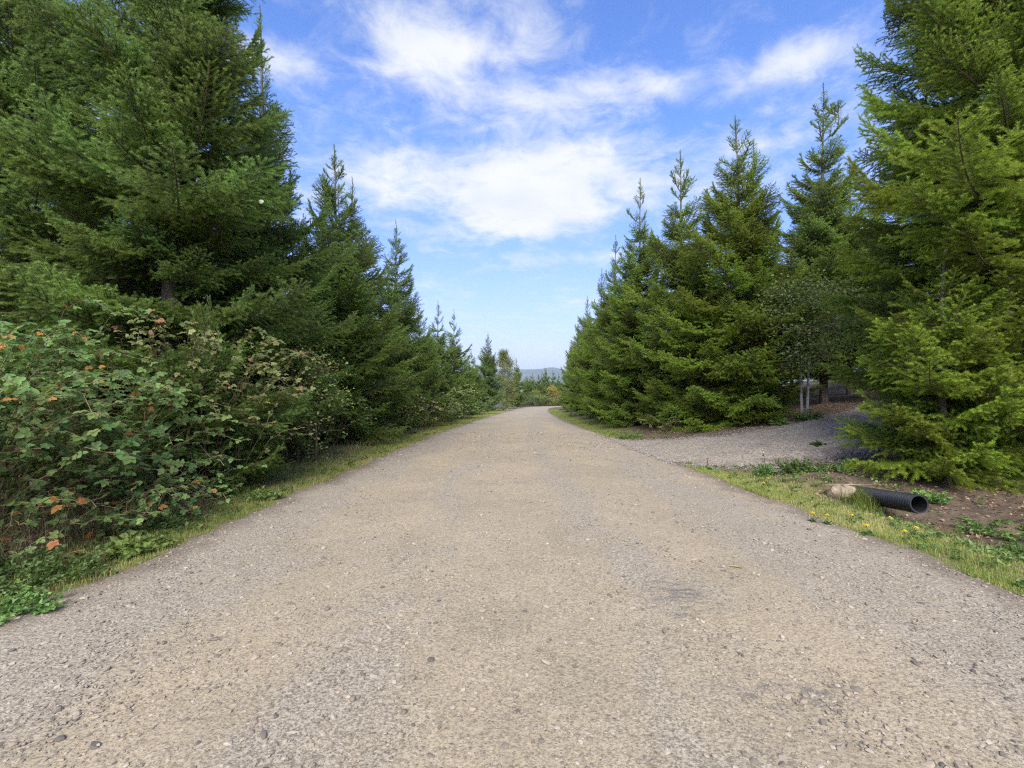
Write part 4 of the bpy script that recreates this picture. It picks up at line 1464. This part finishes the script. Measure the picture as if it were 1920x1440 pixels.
# small pale round disc among the boughs of the big left fir
g = Geo()
q = np.arange(12) / 12 * 6.283
V = np.concatenate([[[0, -.004, 0]], np.stack([.033 * np.cos(q), .006 * np.sin(2 * q), .028 * np.sin(q)], 1)])
g.add(V, [(0, i + 1, (i + 1) % 12 + 1) for i in range(12)])
Yl = 6.6
o = obj('pale_disc', g.mesh('pale_disc', [M['pale']]), None, ((490 - 960) / 900 * Yl, Yl, CAM_H + (720 - 378) / 900 * Yl))
tag(o, 'small pale round disc among the boughs of the huge left fir', 'leaf')


# dandelions
def dandelion_proto():
    st, fl, lf = Geo(), Geo(), Geo()
    rg = np.random.default_rng(720)
    st.tube([(0, 0, 0), (.006, 0, .06), (0, .004, .115)], [.003, .0026, .0024], 5)
    for ring, (n, r, z) in enumerate(((16, .024, .118), (12, .018, .124), (8, .010, .129))):
        for i in range(n):
            a = i / n * 6.283 + ring * .3
            c, s = math.cos(a), math.sin(a)
            w = .0035
            V = [(c * .002 - s * w, s * .002 + c * w, .116 + ring * .003), (c * .002 + s * w, s * .002 - c * w, .116 + ring * .003),
                 (c * r + s * w * .8, s * r - c * w * .8, z), (c * r - s * w * .8, s * r + c * w * .8, z)]
            fl.add(V, [(0, 1, 2), (0, 2, 3)])
    leaf_cloud(lf, rg.normal(0, .008, (9, 3)) + np.array([0, 0, .012]), .10, rg, .9, 0, rg.uniform(0, .6, 9))
    return st.mesh('stem', [M['forb']]), fl.mesh('flower', [M['flower']]), lf.mesh('leaf_rosette', [M['forb']])


dm = dandelion_proto()
DL = [(1551, 966, 'dandelion standing highest above the road edge, left of the rock'), (1597, 966, 'dandelion just below the tan rock'),
      (1524, 962, 'small dandelion left of all others in front of the rock'), (1669, 971, 'dandelion right under the middle of the black pipe'),
      (1696, 996, 'lowest dandelion, nearest the road edge below the pipe mouth'), (1718, 990, 'rightmost dandelion, straight below the pipe mouth'),
      (1625, 985, 'faint dandelion between the rock and the pipe in the grass'), (1432, 906, 'front one of two dandelions by the driveway-corner thistle'),
      (1440, 897, 'rear one of two dandelions by the driveway-corner thistle')]
for (px, py, lab) in DL:
    Y = 5.8
    for _ in range(8):
        x = (px - 960) / 900 * Y
        z = gz(x, Y) + .115
        Y = (CAM_H - z) / (py - 720) * 900
    x = (px - 960) / 900 * Y
    t = thing('dandelion', (x, Y, gz(x, Y)), 'yellow ' + lab, 'flower', 'dandelions in the right verge', rz=px * .7)
    for nm, me in zip(('stem', 'flower', 'leaf_rosette'), dm):
        obj(nm, me, t)

# ------------------------------------------------------------------ haze
bx = bpy.data.meshes.new('haze')
X0, X1, Y0, Y1, Z0, Z1 = -6900, 6900, -3400, 7600, -95, 275
bx.from_pydata([(X0, Y0, Z0), (X1, Y0, Z0), (X1, Y1, Z0), (X0, Y1, Z0), (X0, Y0, Z1), (X1, Y0, Z1), (X1, Y1, Z1), (X0, Y1, Z1)], [],
               [(0, 3, 2, 1), (4, 5, 6, 7), (0, 1, 5, 4), (1, 2, 6, 5), (2, 3, 7, 6), (3, 0, 4, 7)])
m, n, out = new_mat('thin air haze')
pv = n.node('ShaderNodeVolumePrincipled', {'Color': (0.76, 0.88, 1.0, 1), 'Density': 1.0e-4, 'Anisotropy': 0.2})
n.l.new(pv.outputs[0], out.inputs['Volume'])
m.cycles.homogeneous_volume = True
bx.materials.append(m)
tag(obj('haze', bx), 'thin blue haze over the far hills', 'haze', kind='stuff')
